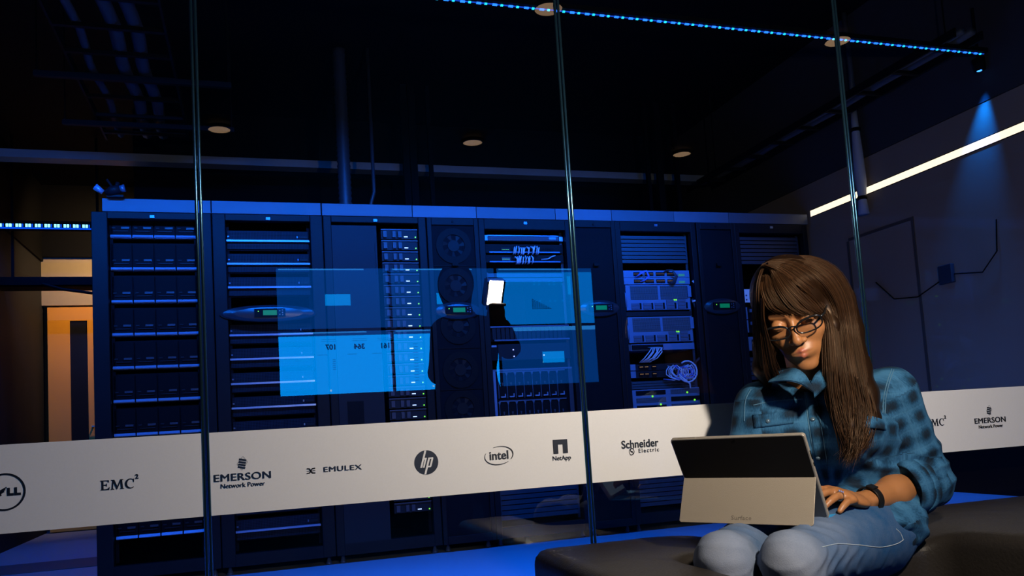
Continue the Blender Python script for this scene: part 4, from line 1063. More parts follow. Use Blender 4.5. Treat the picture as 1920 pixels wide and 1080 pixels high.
def hand_sdf(p):
    R = np.stack([pu, ps, pn], 1).astype(np.float32)
    d = s_ell(p, (W0 + KN) / 2 + pu * .004 - pn * .002, (.049, .0385, .0155), R)
    d = smin(d, s_ell(p, KN - pu * .006, (.020, .040, .0125), R), .012)
    d = smin(d, s_cap(p, TH[0], TH[1], .0125, .0115), .016)
    th = np.minimum(s_cap(p, TH[1], TH[2], .0112, .0098), s_cap(p, TH[2], TH[3], .0096, .0074)); d = smin(d, th, .006)
    for pts, r in FIN:
        f = np.minimum(np.minimum(s_cap(p, pts[0], pts[1], r * 1.02, r * 1.12), s_cap(p, pts[1], pts[2], r * 1.10, r * 1.02)), np.minimum(s_cap(p, pts[2], pts[3], r * 1.02, r * .92), s_cap(p, pts[3], pts[4], r * .92, r * .74)))
        d = smin(d, f, .0045)
        d = smin(d, s_ell(p, pts[1] + pn * r * .35, (r * .95, r * .8, r * .7), R), .004)
    fore = smin(s_cap(p, W0, W0 + (elL - W0) * .45, .0225, .034), s_cap(p, W0 + (elL - W0) * .45, elL, .034, .041), .02)
    # the wrist is wider than thick
    q = p - W0; q = q + 0 * q
    d = smin(d, fore, .018)
    return smin(d, s_ell(p, W0 + pn * .010 + ps * .016 - pu * .004, (.009, .008, .008), R), .008)
def s_bb(pts, m): a = np.array(pts); return a.min(0) - m, a.max(0) + m
lo, hi = s_bb([W0, elL, KN, TH[3]] + [f[0][-1] for f in FIN], .05)
av, afq = surface(hand_sdf, lo, hi, .0017)
# right hand (mostly behind the tablet)
def rhand_sdf(p):
    k = wrR + f32([-.055, -.05, .0]); fwd = (k - wrR) / np.linalg.norm(k - wrR); side = f32([fwd[1], -fwd[0], 0])
    R = np.stack([fwd, side, f32([0, 0, 1])], 1).astype(np.float32)
    d = s_ell(p, (wrR + k) / 2, (.048, .038, .015), R)
    for i, (o, ln) in enumerate(((.029, .05), (.01, .065), (-.01, .07), (-.029, .062))):
        b = k + side * o; m_ = b + fwd * ln * .5 + f32([0, 0, -.004]); e = b + fwd * ln * .8 + f32([0, 0, -.018])
        d = smin(d, np.minimum(s_cap(p, b, m_, .0088, .008), s_cap(p, m_, e, .008, .0068)), .005)
    b = wrR + fwd * .025 - side * .03; e = b + fwd * .045 - side * .012 + f32([0, 0, -.012]); d = smin(d, s_cap(p, b, e, .0115, .008), .01)
    return smin(d, s_cap(p, wrR, elR, .023, .040), .016)
lo, hi = s_bb([wrR, elR, wrR + f32([-.12, -.11, -.02])], .05)
rv, rfq = surface(rhand_sdf, lo, hi, .0026)
# the rest of the body under the clothes
def under_sdf(p):
    d = body_core(p) + .012
    d = smin(d, polycap(p, [shL, elL], [.045, .036]), .03); d = smin(d, polycap(p, [shR, elR], [.045, .036]), .03)
    for h_, k_, a_ in ((hipL, kneeL, ankL), (hipR, kneeR, ankR)):
        d = smin(d, polycap(p, [h_, k_, a_], [.078, .045, .033]), .03)
        d = smin(d, s_cap(p, a_ + f32([0, .0, -.04]), a_ + Bf * .15 + f32([0, 0, -.055]), .035, .026), .02)
    return d
uv_, ufq = surface(under_sdf, (.68, 1.12, .0), (1.66, 1.98, .88), .009)

def skin_mat():
    m = bpy.data.materials.new('brown_skin'); m.use_nodes = True; nt = m.node_tree; b = nt.nodes['Principled BSDF']
    a = nt.nodes.new('ShaderNodeAttribute'); a.attribute_name = 'lip'
    tc = nt.nodes.new('ShaderNodeTexCoord'); n = nt.nodes.new('ShaderNodeTexNoise'); n.inputs['Scale'].default_value = 45; n.inputs['Detail'].default_value = 4
    r = nt.nodes.new('ShaderNodeValToRGB'); r.color_ramp.elements[0].color = (.29, .118, .042, 1); r.color_ramp.elements[1].color = (.39, .165, .062, 1)
    mx = nt.nodes.new('ShaderNodeMix'); mx.data_type = 'RGBA'; mx.inputs['B'].default_value = (.36, .105, .06, 1)
    mx2 = nt.nodes.new('ShaderNodeMix'); mx2.data_type = 'RGBA'; mx2.inputs['B'].default_value = (.035, .014, .008, 1); a2 = nt.nodes.new('ShaderNodeAttribute'); a2.attribute_name = 'brow'
    nt.links.new(tc.outputs['Object'], n.inputs['Vector']); nt.links.new(n.outputs['Fac'], r.inputs['Fac']); nt.links.new(r.outputs['Color'], mx.inputs['A'])
    nt.links.new(a.outputs['Fac'], mx.inputs['Factor']); nt.links.new(mx.outputs['Result'], mx2.inputs['A']); nt.links.new(a2.outputs['Fac'], mx2.inputs['Factor'])
    nt.links.new(mx2.outputs['Result'], b.inputs['Base Color'])
    b.inputs['Roughness'].default_value = .44; b.inputs['Subsurface Weight'].default_value = .08; b.inputs['Subsurface Radius'].default_value = (.012, .005, .002); b.inputs['Subsurface Scale'].default_value = .4
    n2 = nt.nodes.new('ShaderNodeTexNoise'); n2.inputs['Scale'].default_value = 700; bp = nt.nodes.new('ShaderNodeBump'); bp.inputs['Strength'].default_value = .12; bp.inputs['Distance'].default_value = .001
    nt.links.new(tc.outputs['Object'], n2.inputs['Vector']); nt.links.new(n2.outputs['Fac'], bp.inputs['Height']); nt.links.new(bp.outputs['Normal'], b.inputs['Normal'])
    return m
q = to_head(hv)
lip = np.clip(1 - np.minimum(s_cap(np.abs(q) * [1, 1, -1], (0, .0935, -.0615), (.0215, .0825, -.0665), .0052, .0026), s_cap(np.abs(q) * [1, 1, -1], (0, .0925, -.073), (.018, .083, -.0695), .0068, .0032)) / .0018, 0, 1)
qm = q.copy(); qm[:, 0] = np.abs(qm[:, 0])
brow = np.clip(1.2 - s_cap(qm, (.012, .085, .0255), (.045, .068, .027), .0030, .0018) / .0022, 0, 1) * .85
brow = np.maximum(brow, np.clip(1 - s_cap(qm, (.0185, .0885, -.0052), (.044, .0835, -.0045), .0012, .0010) / .0012, 0, 1))
nb = len(hv); tot = nb + len(av) + len(rv) + len(uv_)
lipa = np.zeros(tot); lipa[:nb] = lip; browa = np.zeros(tot); browa[:nb] = brow
person = np_mesh('person', [(hv, hfq), (av, afq), (rv, rfq), (uv_, ufq)], skin_mat(), attrs={'lip': lipa, 'brow': browa})
tag(person, 'woman in glasses and a blue plaid shirt, seated on the bench, typing on a tablet', 'person')

# ------------------------------------------------------------------ cloth
def sleeve_radii(): pass
def plaid_mat():
    m = bpy.data.materials.new('blue_plaid_cotton'); m.use_nodes = True; nt = m.node_tree; b = nt.nodes['Principled BSDF']; L = nt.links.new
    a = nt.nodes.new('ShaderNodeAttribute'); a.attribute_name = 'weave'; sp = nt.nodes.new('ShaderNodeSeparateXYZ'); L(a.outputs['Vector'], sp.inputs[0])
    def wave(sock, freq, ph, lo_, hi_):
        w_ = nt.nodes.new('ShaderNodeMath'); w_.operation = 'MULTIPLY_ADD'; L(sock, w_.inputs[0]); w_.inputs[1].default_value = freq; w_.inputs[2].default_value = ph
        s_ = nt.nodes.new('ShaderNodeMath'); s_.operation = 'SINE'; L(w_.outputs[0], s_.inputs[0])
        r_ = nt.nodes.new('ShaderNodeMapRange'); r_.interpolation_type = 'SMOOTHSTEP'; L(s_.outputs[0], r_.inputs[0]); r_.inputs[1].default_value = lo_; r_.inputs[2].default_value = hi_
        return r_.outputs[0]
    def mth(op, x, y):
        n_ = nt.nodes.new('ShaderNodeMath'); n_.operation = op
        for i, v in enumerate((x, y)):
            if isinstance(v, (int, float)): n_.inputs[i].default_value = v
            else: L(v, n_.inputs[i])
        return n_.outputs[0]
    fq = 2 * PI / .050
    u = wave(sp.outputs[0], fq, 0, -.9, 1.0); v = wave(sp.outputs[1], fq, 1, -.9, 1.0)
    dark = mth('MULTIPLY', mth('ADD', u, v), .5)
    both = mth('MULTIPLY', u, v)
    nz = nt.nodes.new('ShaderNodeTexNoise'); nz.inputs['Scale'].default_value = 260; L(a.outputs['Vector'], nz.inputs['Vector'])
    mpn = nt.nodes.new('ShaderNodeMapping'); mpn.inputs['Scale'].default_value = (6, 1, 1); nz2 = nt.nodes.new('ShaderNodeTexNoise'); nz2.inputs['Scale'].default_value = 120; L(a.outputs['Vector'], mpn.inputs[0]); L(mpn.outputs[0], nz2.inputs['Vector'])
    f = mth('ADD', mth('MULTIPLY', dark, .55), mth('MULTIPLY', both, .5)); f = mth('ADD', f, mth('MULTIPLY', mth('SUBTRACT', nz2.outputs['Fac'], .5), .9))
    line = mth('MAXIMUM', wave(sp.outputs[0], fq, 2.9, .93, 1.0), wave(sp.outputs[1], fq, 3.9, .93, 1.0))
    r = nt.nodes.new('ShaderNodeValToRGB'); e = r.color_ramp.elements; e[0].position = .0; e[0].color = (.030, .120, .24, 1); e[1].position = 1.0; e[1].color = (.005, .014, .028, 1)
    e_ = e.new(.45); e_.color = (.009, .052, .115, 1)
    L(f, r.inputs['Fac'])
    mx = nt.nodes.new('ShaderNodeMix'); mx.data_type = 'RGBA'; L(r.outputs['Color'], mx.inputs['A']); mx.inputs['B'].default_value = (.05, .16, .29, 1)
    L(mth('MULTIPLY', line, .28), mx.inputs['Factor']); L(mx.outputs['Result'], b.inputs['Base Color'])
    b.inputs['Roughness'].default_value = .85; b.inputs['Specular IOR Level'].default_value = .2
    bp = nt.nodes.new('ShaderNodeBump'); bp.inputs['Strength'].default_value = .3; bp.inputs['Distance'].default_value = .001; L(nz.outputs['Fac'], bp.inputs['Height']); L(bp.outputs['Normal'], b.inputs['Normal'])
    return m
m_plaid = plaid_mat()
def limb_axis(p, a, b):
    ab = f32(b) - f32(a); L = np.linalg.norm(ab); u = ab / L; t = (p - f32(a)) @ u; q = p - f32(a) - t[..., None] * u; return t, q, L, u
fold_rng = np.random.default_rng(5)
def sleeve_folds(p, a, b, amp=.005, seed=0):
    t, q, L, u = limb_axis(p, a, b)
    e1 = np.cross(u, [.2, .3, .93]); e1 /= np.linalg.norm(e1); e2 = np.cross(u, e1); ang = np.arctan2(q @ f32(e2), q @ f32(e1))
    s = t * 120 + 1.6 * np.sin(ang * 1 + seed) + 1.2 * np.sin(ang * 2 + 2 * seed + t * 20)
    w = np.clip((t / L - .35) / .5, 0, 1)
    return (np.abs(np.sin(s * .5)) - .5) * amp * (w * .9 + .12) + vnoise(p, 38, seed + 3) * amp * .5
cuffP = elL + (W0 - elL) * .40
def shirt_sdf(p):
    d = torso_sdf(p, .012)
    for b_ in busts: d = smin(d, s_ell(p, b_, (.062, .062, .062)), .05)
    for s in (shL, shR): d = smin(d, s_cap(p, NECK1 + f32([0, 0, -.050]), s, .060, .060), .045)
    # hem over the hips
    d = smin(d, s_ell(p, pelv + Bl * .01 + f32([0, 0, .045]), (.188, .14, .075), np.stack([Bl, Bf, f32(UPv)], 1).astype(np.float32)), .03)
    d = d + vnoise(p, 26, 1) * .0050 + vnoise(p * f32([1, 1, .40]), 62, 2) * .0030
    # soft drag folds across the belly
    fz = (p @ f32([.3, .2, 1.0])) * 95 + 2 * vnoise(p, 14, 4); d = d + np.maximum(0, np.sin(fz)) ** 2 * -.006 * np.clip((.72 - p[..., 2]) / .06, 0, 1)
    aL = polycap(p, [shL, elL], [.061, .060], 0) + sleeve_folds(p, shL, elL, .009, 1)
    fL = s_cap(p, elL, cuffP, .059, .054) + sleeve_folds(p, elL, cuffP, .006, 2)
    u = (W0 - elL) / np.linalg.norm(W0 - elL); fL = smax(fL, ((p - cuffP) @ f32(u)) - .004, .003)
    d = smin(d, smin(aL, fL, .025), .018)
    aR = polycap(p, [shR, elR], [.060, .056], 0) + sleeve_folds(p, shR, elR, .008, 3)
    d = smin(d, smin(aR, s_cap(p, elR, elR + (wrR - elR) * .4, .054, .050), .02), .018)
    # neck opening
    d = smax(d, -s_cap(p, NECK1 + Bf * .012 + f32([0, 0, -.02]), NECK1 + Bf * .015 + f32([0, 0, .2]), .056, .075), .006)
    # an open V below the throat
    tv = A(1519, 722, 1.5); d = smax(d, -s_cap(p, tv + f32([0, 0, .02]), NECK1 + Bf * .05 + f32([0, 0, .05]), .012, .05), .006)
    return smax(d, (.398 - p[..., 2]), .01)
sv, sfq = surface(shirt_sdf, (1.0, 1.40, .39), (1.66, 1.98, .90), .0036)
def weave(p, kind=None):
    """cloth coordinates that follow torso and sleeves"""
    out = np.stack([(p - f32(chest)) @ Bl, p[:, 2], (p - f32(chest)) @ Bf], 1).astype(np.float32)
    l = (p - f32(chest)) @ Bl; b = (p - f32(chest)) @ Bf; out[:, 0] = np.arctan2(l, b + .02) * .135
    for a, e, m_ in ((shL, elL, 1), (elL, W0, 1), (shR, elR, -1)):
        t, q_, L, u = limb_axis(p, a, e); e1 = np.cross(u, f32([.1, .2, .97]) if abs(u[2]) < .8 else Bf); e1 /= np.linalg.norm(e1); e2 = np.cross(u, e1)
        r = np.linalg.norm(q_, axis=1); side = ((p - f32(a)) @ Bl) * m_
        msk = (r < .082) & (t > -.01) & (t < L + .06) & ((side > -.012) if not np.allclose(a, elL) else (t > .01))
        if np.allclose(a, shL) or np.allclose(a, shR): msk &= (p[:, 2] < a[2] + .02)
        ang = np.arctan2(q_ @ f32(e2), q_ @ f32(e1)); out[msk, 0] = (ang * .058)[msk]; out[msk, 1] = (t + (.0 if not np.allclose(a, elL) else .25))[msk]
    out[:, 0] += vnoise(p, 20, 31) * .007; out[:, 1] += vnoise(p, 20, 32) * .007
    return out
shirt = np_mesh('shirt', [(sv, sfq)], m_plaid, person, {'weave': weave(sv)})
shirt['label'] = 'blue and black plaid shirt'
# rolled cuff
u = (W0 - elL) / np.linalg.norm(W0 - elL); e1 = np.cross(u, [0, 0, 1]); e1 /= np.linalg.norm(e1); e2 = np.cross(u, e1)
def rolled(name, c0, ln, r0, r1, th=.005):
    n = 56; prof = [(0, r0), (ln * .5, (r0 + r1) / 2 + .002), (ln, r1), (ln + .002, r1 - .002), (ln + .001, r1 - th), (ln * .4, (r0 + r1) / 2 - th), (0, r0 - th)]
    vs = []; fs = []
    for j, (t, r) in enumerate(prof):
        for i in range(n):
            a = 2 * PI * i / n; rr = r * (1 + .03 * math.sin(3 * a + 1) + .02 * math.sin(7 * a + j)); vs.append(c0 + u * (t + .004 * math.sin(2 * a)) + (e1 * math.cos(a) + e2 * math.sin(a)) * rr)
    m = len(prof)
    for j in range(m - 1):
        for i in range(n): fs.append((j * n + i, j * n + (i + 1) % n, (j + 1) * n + (i + 1) % n, (j + 1) * n + i))
    vs = f32(vs); a_ = np.tile(np.arange(n) * 2 * PI / n * .056, m); t_ = np.repeat([p_[0] + .4 for p_ in prof], n)
    return np_mesh(name, [(vs, np.array(fs))], m_plaid, shirt, {'weave': np.stack([a_, t_, 0 * t_], 1)})
rolled('rolled_cuff', cuffP - u * .030, .048, .0655, .0600)
rolled('cuff_fold', cuffP - u * .046, .020, .068, .0675)

# project helpers: put a trim piece on the shirt surface along the camera-facing side
from mathutils.bvhtree import BVHTree
sbvh = BVHTree.FromPolygons([tuple(map(float, v)) for v in sv], [tuple(map(int, f)) for f in sfq])
def on_shirt(px, py, lift=.0015, bvh=None):
    """point of the cloth that lies behind a pixel, lifted off along its normal"""
    o = Vector((0, 0, ZC)); d = (at(px, py, 1.5) - o).normalized(); h = (bvh or sbvh).ray_cast(o, d)
    if h[0] is None: return at(px, py, 1.55), Vector((0, -1, 0))
    n = h[1] if h[1].dot(d) < 0 else -h[1]
    return h[0] + n * lift, n
def patch(name, poly, parent, material, thick=.003, nx=12, ny=8, bvh=None, lift=.001):
    """a quad-shaped cloth piece (4 corner pixels) laid on the surface with real thickness"""
    P = np.array(poly, float); top = []; bot = []; 
    for j in range(ny + 1):
        for i in range(nx + 1):
            s, t = i / nx, j / ny; p = (1 - s) * (1 - t) * P[0] + s * (1 - t) * P[1] + s * t * P[2] + (1 - s) * t * P[3]
            h, n = on_shirt(p[0], p[1], 0, bvh); edge = min(i, nx - i, j, ny - j) == 0
            top.append(h + n * (lift + thick * (.4 if edge else 1))); bot.append(h - n * .003)
    vs = f32([list(v) for v in top + bot]); N = (nx + 1) * (ny + 1); fs = []
    for j in range(ny):
        for i in range(nx):
            a = j * (nx + 1) + i; fs.append((a, a + 1, a + nx + 2, a + nx + 1)); fs.append((N + a, N + a + nx + 1, N + a + nx + 2, N + a + 1))
    for j in range(ny):
        for i in (0, nx): a = j * (nx + 1) + i; fs.append((a, a + nx + 1, N + a + nx + 1, N + a))
    for i in range(nx):
        for j in (0, ny): a = j * (nx + 1) + i; fs.append((a, a + 1, N + a + 1, N + a))
    o = np_mesh(name, [(vs, np.array(fs))], material, parent, {'weave': weave(vs)})
    return o
patch('button_placket', [(1507, 716), (1526, 712), (1552, 880), (1530, 884)], shirt, m_plaid, .0025, 5, 24)
pf = patch('pocket_flap', [(1411, 778), (1488, 770), (1488, 794), (1414, 803)], shirt, m_plaid, .004, 14, 6)
pf2 = patch('pocket_flap', [(1598, 776), (1660, 783), (1660, 806), (1598, 800)], shirt, m_plaid, .004, 12, 6)
m_btn = mat('pearl_button', (.10, .16, .22), .25, .3)
for px_, py_, par in ((1519, 735, shirt), (1524, 789, shirt), (1534, 856, shirt), (1440, 790, pf)):
    h, n = on_shirt(px_, py_, .0045); MB().tube([h, h + n * .003], [.0055, .0045], 16).build('button', m_btn, par, smooth=True)
m_stitch = mat('blue_stitch', (.06, .16, .26), .8)
def sseam(name, pix): return seam(name, pix, shirt, sbvh, .0011, m_stitch)
def seam(name, pix, parent, bvh, r=.0009, m=None):
    c = catmull([(x, y, 0) for x, y in pix], 46); pts = [on_shirt(float(p[0]), float(p[1]), .0006, bvh)[0] for p in c]
    return MB().tube(pts, r, 5).build(name, m, parent, smooth=True)
sseam('armhole_seam', [(1672, 692), (1664, 715), (1657, 745), (1655, 775)])
sseam('armhole_seam', [(1676, 693), (1668, 716), (1661, 746), (1659, 776)])
sseam('armhole_seam', [(1408, 730), (1398, 752), (1396, 790)])
sseam('placket_stitch', [(1529, 735), (1540, 800), (1551, 870)]); sseam('placket_stitch', [(1509, 735), (1517, 800), (1529, 872)])
sseam('yoke_seam', [(1412, 760), (1450, 752), (1505, 748)])
# collar: two leaves standing round the neck
def leaf(name, inner, outer, Yi, Yo):
    n = 14; I = catmull([A(x, y, Y) for (x, y), Y in zip(inner, Yi)], n); O = catmull([A(x, y, Y) for (x, y), Y in zip(outer, Yo)], n)
    vs = []; m = 6
    for k in range(n):
        for j in range(m):
            s = j / (m - 1); p = I[k] * (1 - s) + O[k] * s; p = p + f32([-.35, -.5, .5]) * .004 * math.sin(PI * s); vs.append(p)
    N = len(vs); vs += [v + f32([.15, .25, -.2]) * .012 for v in vs]; fs = []
    for k in range(n - 1):
        for j in range(m - 1): a = k * m + j; fs.append((a, a + 1, a + m + 1, a + m)); fs.append((N + a, N + a + m, N + a + m + 1, N + a + 1))
    for k in range(n - 1):
        for j in (0, m - 1): a = k * m + j; fs.append((a, a + m, N + a + m, N + a))
    for j in range(m - 1):
        for k in (0, n - 1): a = k * m + j; fs.append((a, a + 1, N + a + 1, N + a))
    vs = f32(vs); return np_mesh(name, [(vs, np.array(fs))], m_plaid, shirt, {'weave': weave(vs)})
leaf('collar_leaf', [(1519, 716), (1508, 700), (1490, 690), (1462, 690)], [(1531, 738), (1500, 718), (1474, 713), (1440, 716)], [1.535, 1.555, 1.58, 1.66], [1.515, 1.52, 1.54, 1.62])
leaf('collar_leaf', [(1521, 716), (1530, 700), (1548, 688), (1580, 684)], [(1527, 744), (1549, 724), (1575, 712), (1606, 706)], [1.535, 1.545, 1.56, 1.62], [1.51, 1.52, 1.53, 1.57])

# ------------------------------------------------------------------ jeans
def denim_mat():
    m = bpy.data.materials.new('washed_denim'); m.use_nodes = True; nt = m.node_tree; b = nt.nodes['Principled BSDF']; L = nt.links.new
    a = nt.nodes.new('ShaderNodeAttribute'); a.attribute_name = 'fade'
    tc = nt.nodes.new('ShaderNodeTexCoord'); n = nt.nodes.new('ShaderNodeTexNoise'); n.inputs['Scale'].default_value = 420; n.inputs['Detail'].default_value = 2
    n2 = nt.nodes.new('ShaderNodeTexNoise'); n2.inputs['Scale'].default_value = 26; n2.inputs['Detail'].default_value = 5
    r = nt.nodes.new('ShaderNodeValToRGB'); e = r.color_ramp.elements; e[0].color = (.005, .058, .165, 1); e[1].color = (.24, .27, .35, 1)
    ad = nt.nodes.new('ShaderNodeMath'); ad.operation = 'MULTIPLY_ADD'; L(n2.outputs['Fac'], ad.inputs[0]); ad.inputs[1].default_value = .35; L(a.outputs['Fac'], ad.inputs[2])
    ad2 = nt.nodes.new('ShaderNodeMath'); ad2.operation = 'MULTIPLY_ADD'; L(n.outputs['Fac'], ad2.inputs[0]); ad2.inputs[1].default_value = .22; L(ad.outputs[0], ad2.inputs[2])
    sb = nt.nodes.new('ShaderNodeMath'); sb.operation = 'SUBTRACT'; L(ad2.outputs[0], sb.inputs[0]); sb.inputs[1].default_value = .22
    L(tc.outputs['Object'], n.inputs['Vector']); L(tc.outputs['Object'], n2.inputs['Vector']); L(sb.outputs[0], r.inputs['Fac']); L(r.outputs['Color'], b.inputs['Base Color'])
    b.inputs['Roughness'].default_value = .9; b.inputs['Specular IOR Level'].default_value = .15
    bp = nt.nodes.new('ShaderNodeBump'); bp.inputs['Strength'].default_value = .4; bp.inputs['Distance'].default_value = .001; L(n.outputs['Fac'], bp.inputs['Height']); L(bp.outputs['Normal'], b.inputs['Normal'])
    return m
m_denim = denim_mat()
def jeans_sdf(p):
    d = s_ell(p, pelv + f32([0, 0, .025]), (.185, .135, .10), np.stack([Bl, Bf, f32(UPv)], 1).astype(np.float32))
    for k, (h_, k_, a_) in enumerate(((hipL, kneeL, ankL), (hipR, kneeR, ankR))):
        th = s_cap(p, h_, k_, .100, .052); t, q_, Ln, u_ = limb_axis(p, h_, k_)
        th = th + (np.abs(np.sin(t * 60 + 2.2 * np.sin(6 * q_[..., 2] * 10 + k) + 1.5 * vnoise(p, 20, 7 + k))) - .5) * .0045 * np.clip((t / Ln - .45) / .4, .08, 1)
        sh = s_cap(p, k_, a_, .050, .042); t2, q2, L2, u2 = limb_axis(p, k_, a_); back = np.clip((q2 @ f32([.75, .6, 0])) / .04, 0, 1)
        sh = sh + (np.sin(t2 * 170 + 2 * vnoise(p, 22, 9 + k)) * .004) * np.clip(1 - t2 / .16, 0, 1) * (.25 + .75 * back)
        leg = smin(th, sh, .030)
        leg = smin(leg, s_ell(p, k_ + Bf * .012 + f32([0, 0, .008]), (.047, .047, .050)), .018)
        d = smin(d, leg, .02 if k == 0 else .012)
    d = d + vnoise(p, 40, 11) * .0016
    d = smax(d, .055 - p[..., 2], .004)
    return d
jv, jfq = surface(jeans_sdf, (.76, 1.22, .04), (1.64, 1.98, .62), .0042)
def fade_of(v):
    f = np.zeros(len(v))
    for h_, k_, a_ in ((hipL, kneeL, ankL), (hipR, kneeR, ankR)):
        g = np.exp(-(((v - (k_ + Bf * .04 + f32([0, 0, .0]))) ** 2).sum(1)) / .0075) * .9; g2 = np.exp(-((v - (k_ * .75 + h_ * .25 + f32([0, 0, .05]))) ** 2).sum(1) / .008) * .35
        t, q_, L_, u_ = limb_axis(v, k_, a_); fr = np.clip((q_ @ Bf) / .05, 0, 1) * (t > 0) * np.exp(-t / .3) * .8 * (np.linalg.norm(q_, axis=1) < .09)
        f = np.maximum(f, np.maximum(np.maximum(g, g2), fr))
    return np.clip(f + .04, 0, 1)
jeans = np_mesh('jeans', [(jv, jfq)], m_denim, person, {'fade': fade_of(jv)})
jeans['label'] = 'blue jeans faded pale at the knees'
jbvh = BVHTree.FromPolygons([tuple(map(float, v)) for v in jv], [tuple(map(int, f)) for f in jfq])
m_thr = mat('pale_thread', (.35, .42, .5), .8)
seam('hip_seam', [(1541, 1026), (1570, 1020), (1610, 1022), (1650, 1026), (1680, 1020), (1694, 1012)], jeans, jbvh, m=m_thr)
seam('hip_seam', [(1693, 1012), (1688, 1000), (1680, 992)], jeans, jbvh, m=m_thr)
# flat shoes
m_shoe = mat('dark_shoe', (.015, .015, .018), .5)
for a_ in (ankL, ankR):
    def shoe(p, a_=a_):
        d = s_cap(p, a_ + f32([0, 0, -.045]) - Bf * .03, a_ + Bf * .13 + f32([0, 0, -.052]), .042, .036); d = smin(d, s_cap(p, a_, a_ + f32([0, 0, -.04]), .046, .045), .03); return smax(d, .006 - p[..., 2], .004)
    v, f = surface(shoe, a_ - f32([.17, .17, .09]), a_ + f32([.09, .09, .08]), .005); np_mesh('shoe', [(v, f)], m_shoe, person)

# ------------------------------------------------------------------ hair
def hair_mat():
    m = bpy.data.materials.new('dark_brown_hair'); m.use_nodes = True; nt = m.node_tree; b = nt.nodes['Principled BSDF']; L = nt.links.new
    a = nt.nodes.new('ShaderNodeAttribute'); a.attribute_name = 'tone'
    r = nt.nodes.new('ShaderNodeValToRGB'); e = r.color_ramp.elements; e[0].color = (.010, .0045, .0022, 1); e[1].color = (.075, .032, .013, 1); e_ = e.new(.55); e_.color = (.022, .009, .004, 1)
    L(a.outputs['Fac'], r.inputs['Fac']); L(r.outputs['Color'], b.inputs['Base Color'])
    b.inputs['Roughness'].default_value = .42; b.inputs['Specular IOR Level'].default_value = .4; b.inputs['Specular Tint'].default_value = (1, .72, .5, 1)
    return m
m_hair = hair_mat()
def hair_shell(p):
    q = to_head(p)
    d = s_ell(q, (0, -.022, .034), (.084, .100, .092))
    # leave the face free
    d = smax(d, -s_ell(q, (.004, .120, -.030), (.062, .075, .092)), .012)
    return d * HS
def flatcap(p, pts, rx):
    return polycap(p, pts, rx, .02)
backP = [HL(.0, -.085, .02), HL(.0, -.11, -.07), NECK1 - Bf * .075 + f32([0, 0, .02]), NECK1 - Bf * .105 + f32([0, 0, -.12])]
RG_in = [(1548, 560, 1.54), (1560, 610, 1.53), (1566, 680, 1.53), (1572, 740, 1.525), (1590, 800, 1.505), (1604, 838, 1.50)]
RG_out = [(1580, 560, 1.62), (1592, 620, 1.61), (1606, 690, 1.585), (1618, 740, 1.555), (1625, 790, 1.53), (1622, 825, 1.515)]
LG = [(1440, 560, 1.62), (1436, 600, 1.62), (1434, 650, 1.63), (1432, 690, 1.64), (1440, 720, 1.66)]
def hair_solid(p):
    d = hair_shell(p)
    d = smin(d, flatcap(p, backP, [.06, .06, .05, .03]), .03)
    d = smin(d, polycap(p, [A(*a) for a in RG_out], [.030, .030, .030, .032, .028, .010], .02), .02)
    d = smin(d, polycap(p, [A(*a) for a in RG_in], [.010, .013, .018, .022, .020, .006], .02), .02)
    d = smin(d, polycap(p, [A(*a) for a in LG], [.020, .022, .024, .022, .010], .02), .02)
    return d
hsv, hsf = surface(hair_solid, (1.05, 1.42, .62), (1.50, 1.86, 1.14), .0045)
rng = np.random.default_rng(11)
def sheet(guides, n, depth=0., jit=.002, npt=26, wave=.0, taper=True, spread=1.0):
    """strands spread between ordered guide curves"""
    G = [catmull([A(*a) for a in g], npt) for g in guides]; G = np.array(G); m = len(G); out = []
    us = rng.uniform(0, m - 1 - 1e-3, n)
    for u_ in us:
        i = int(u_); t = u_ - i; c = G[i] * (1 - t) + G[i + 1] * t; s = np.linspace(0, 1, npt)[:, None]
        o = rng.normal(0, jit, 3); o2 = rng.normal(0, jit * 2.2, 3)
        c = c + o * (1 - s) * .6 + o2 * s * s + f32([.0, 1.0, .0]) * depth * rng.uniform(0, 1) * (.25 + .75 * s)
        ph = rng.uniform(0, 6); c = c + f32([.6, -.3, 0]) * (wave * np.sin(s * 9 + ph) * s)
        if rng.random() < .35: # shorter strand
            k = rng.uniform(.78, .99); c = np.array([[np.interp(x, np.linspace(0, 1, npt), c[:, d]) for d in range(3)] for x in np.linspace(0, k, npt)])
        out.append(c)
    return np.array(out, np.float32)
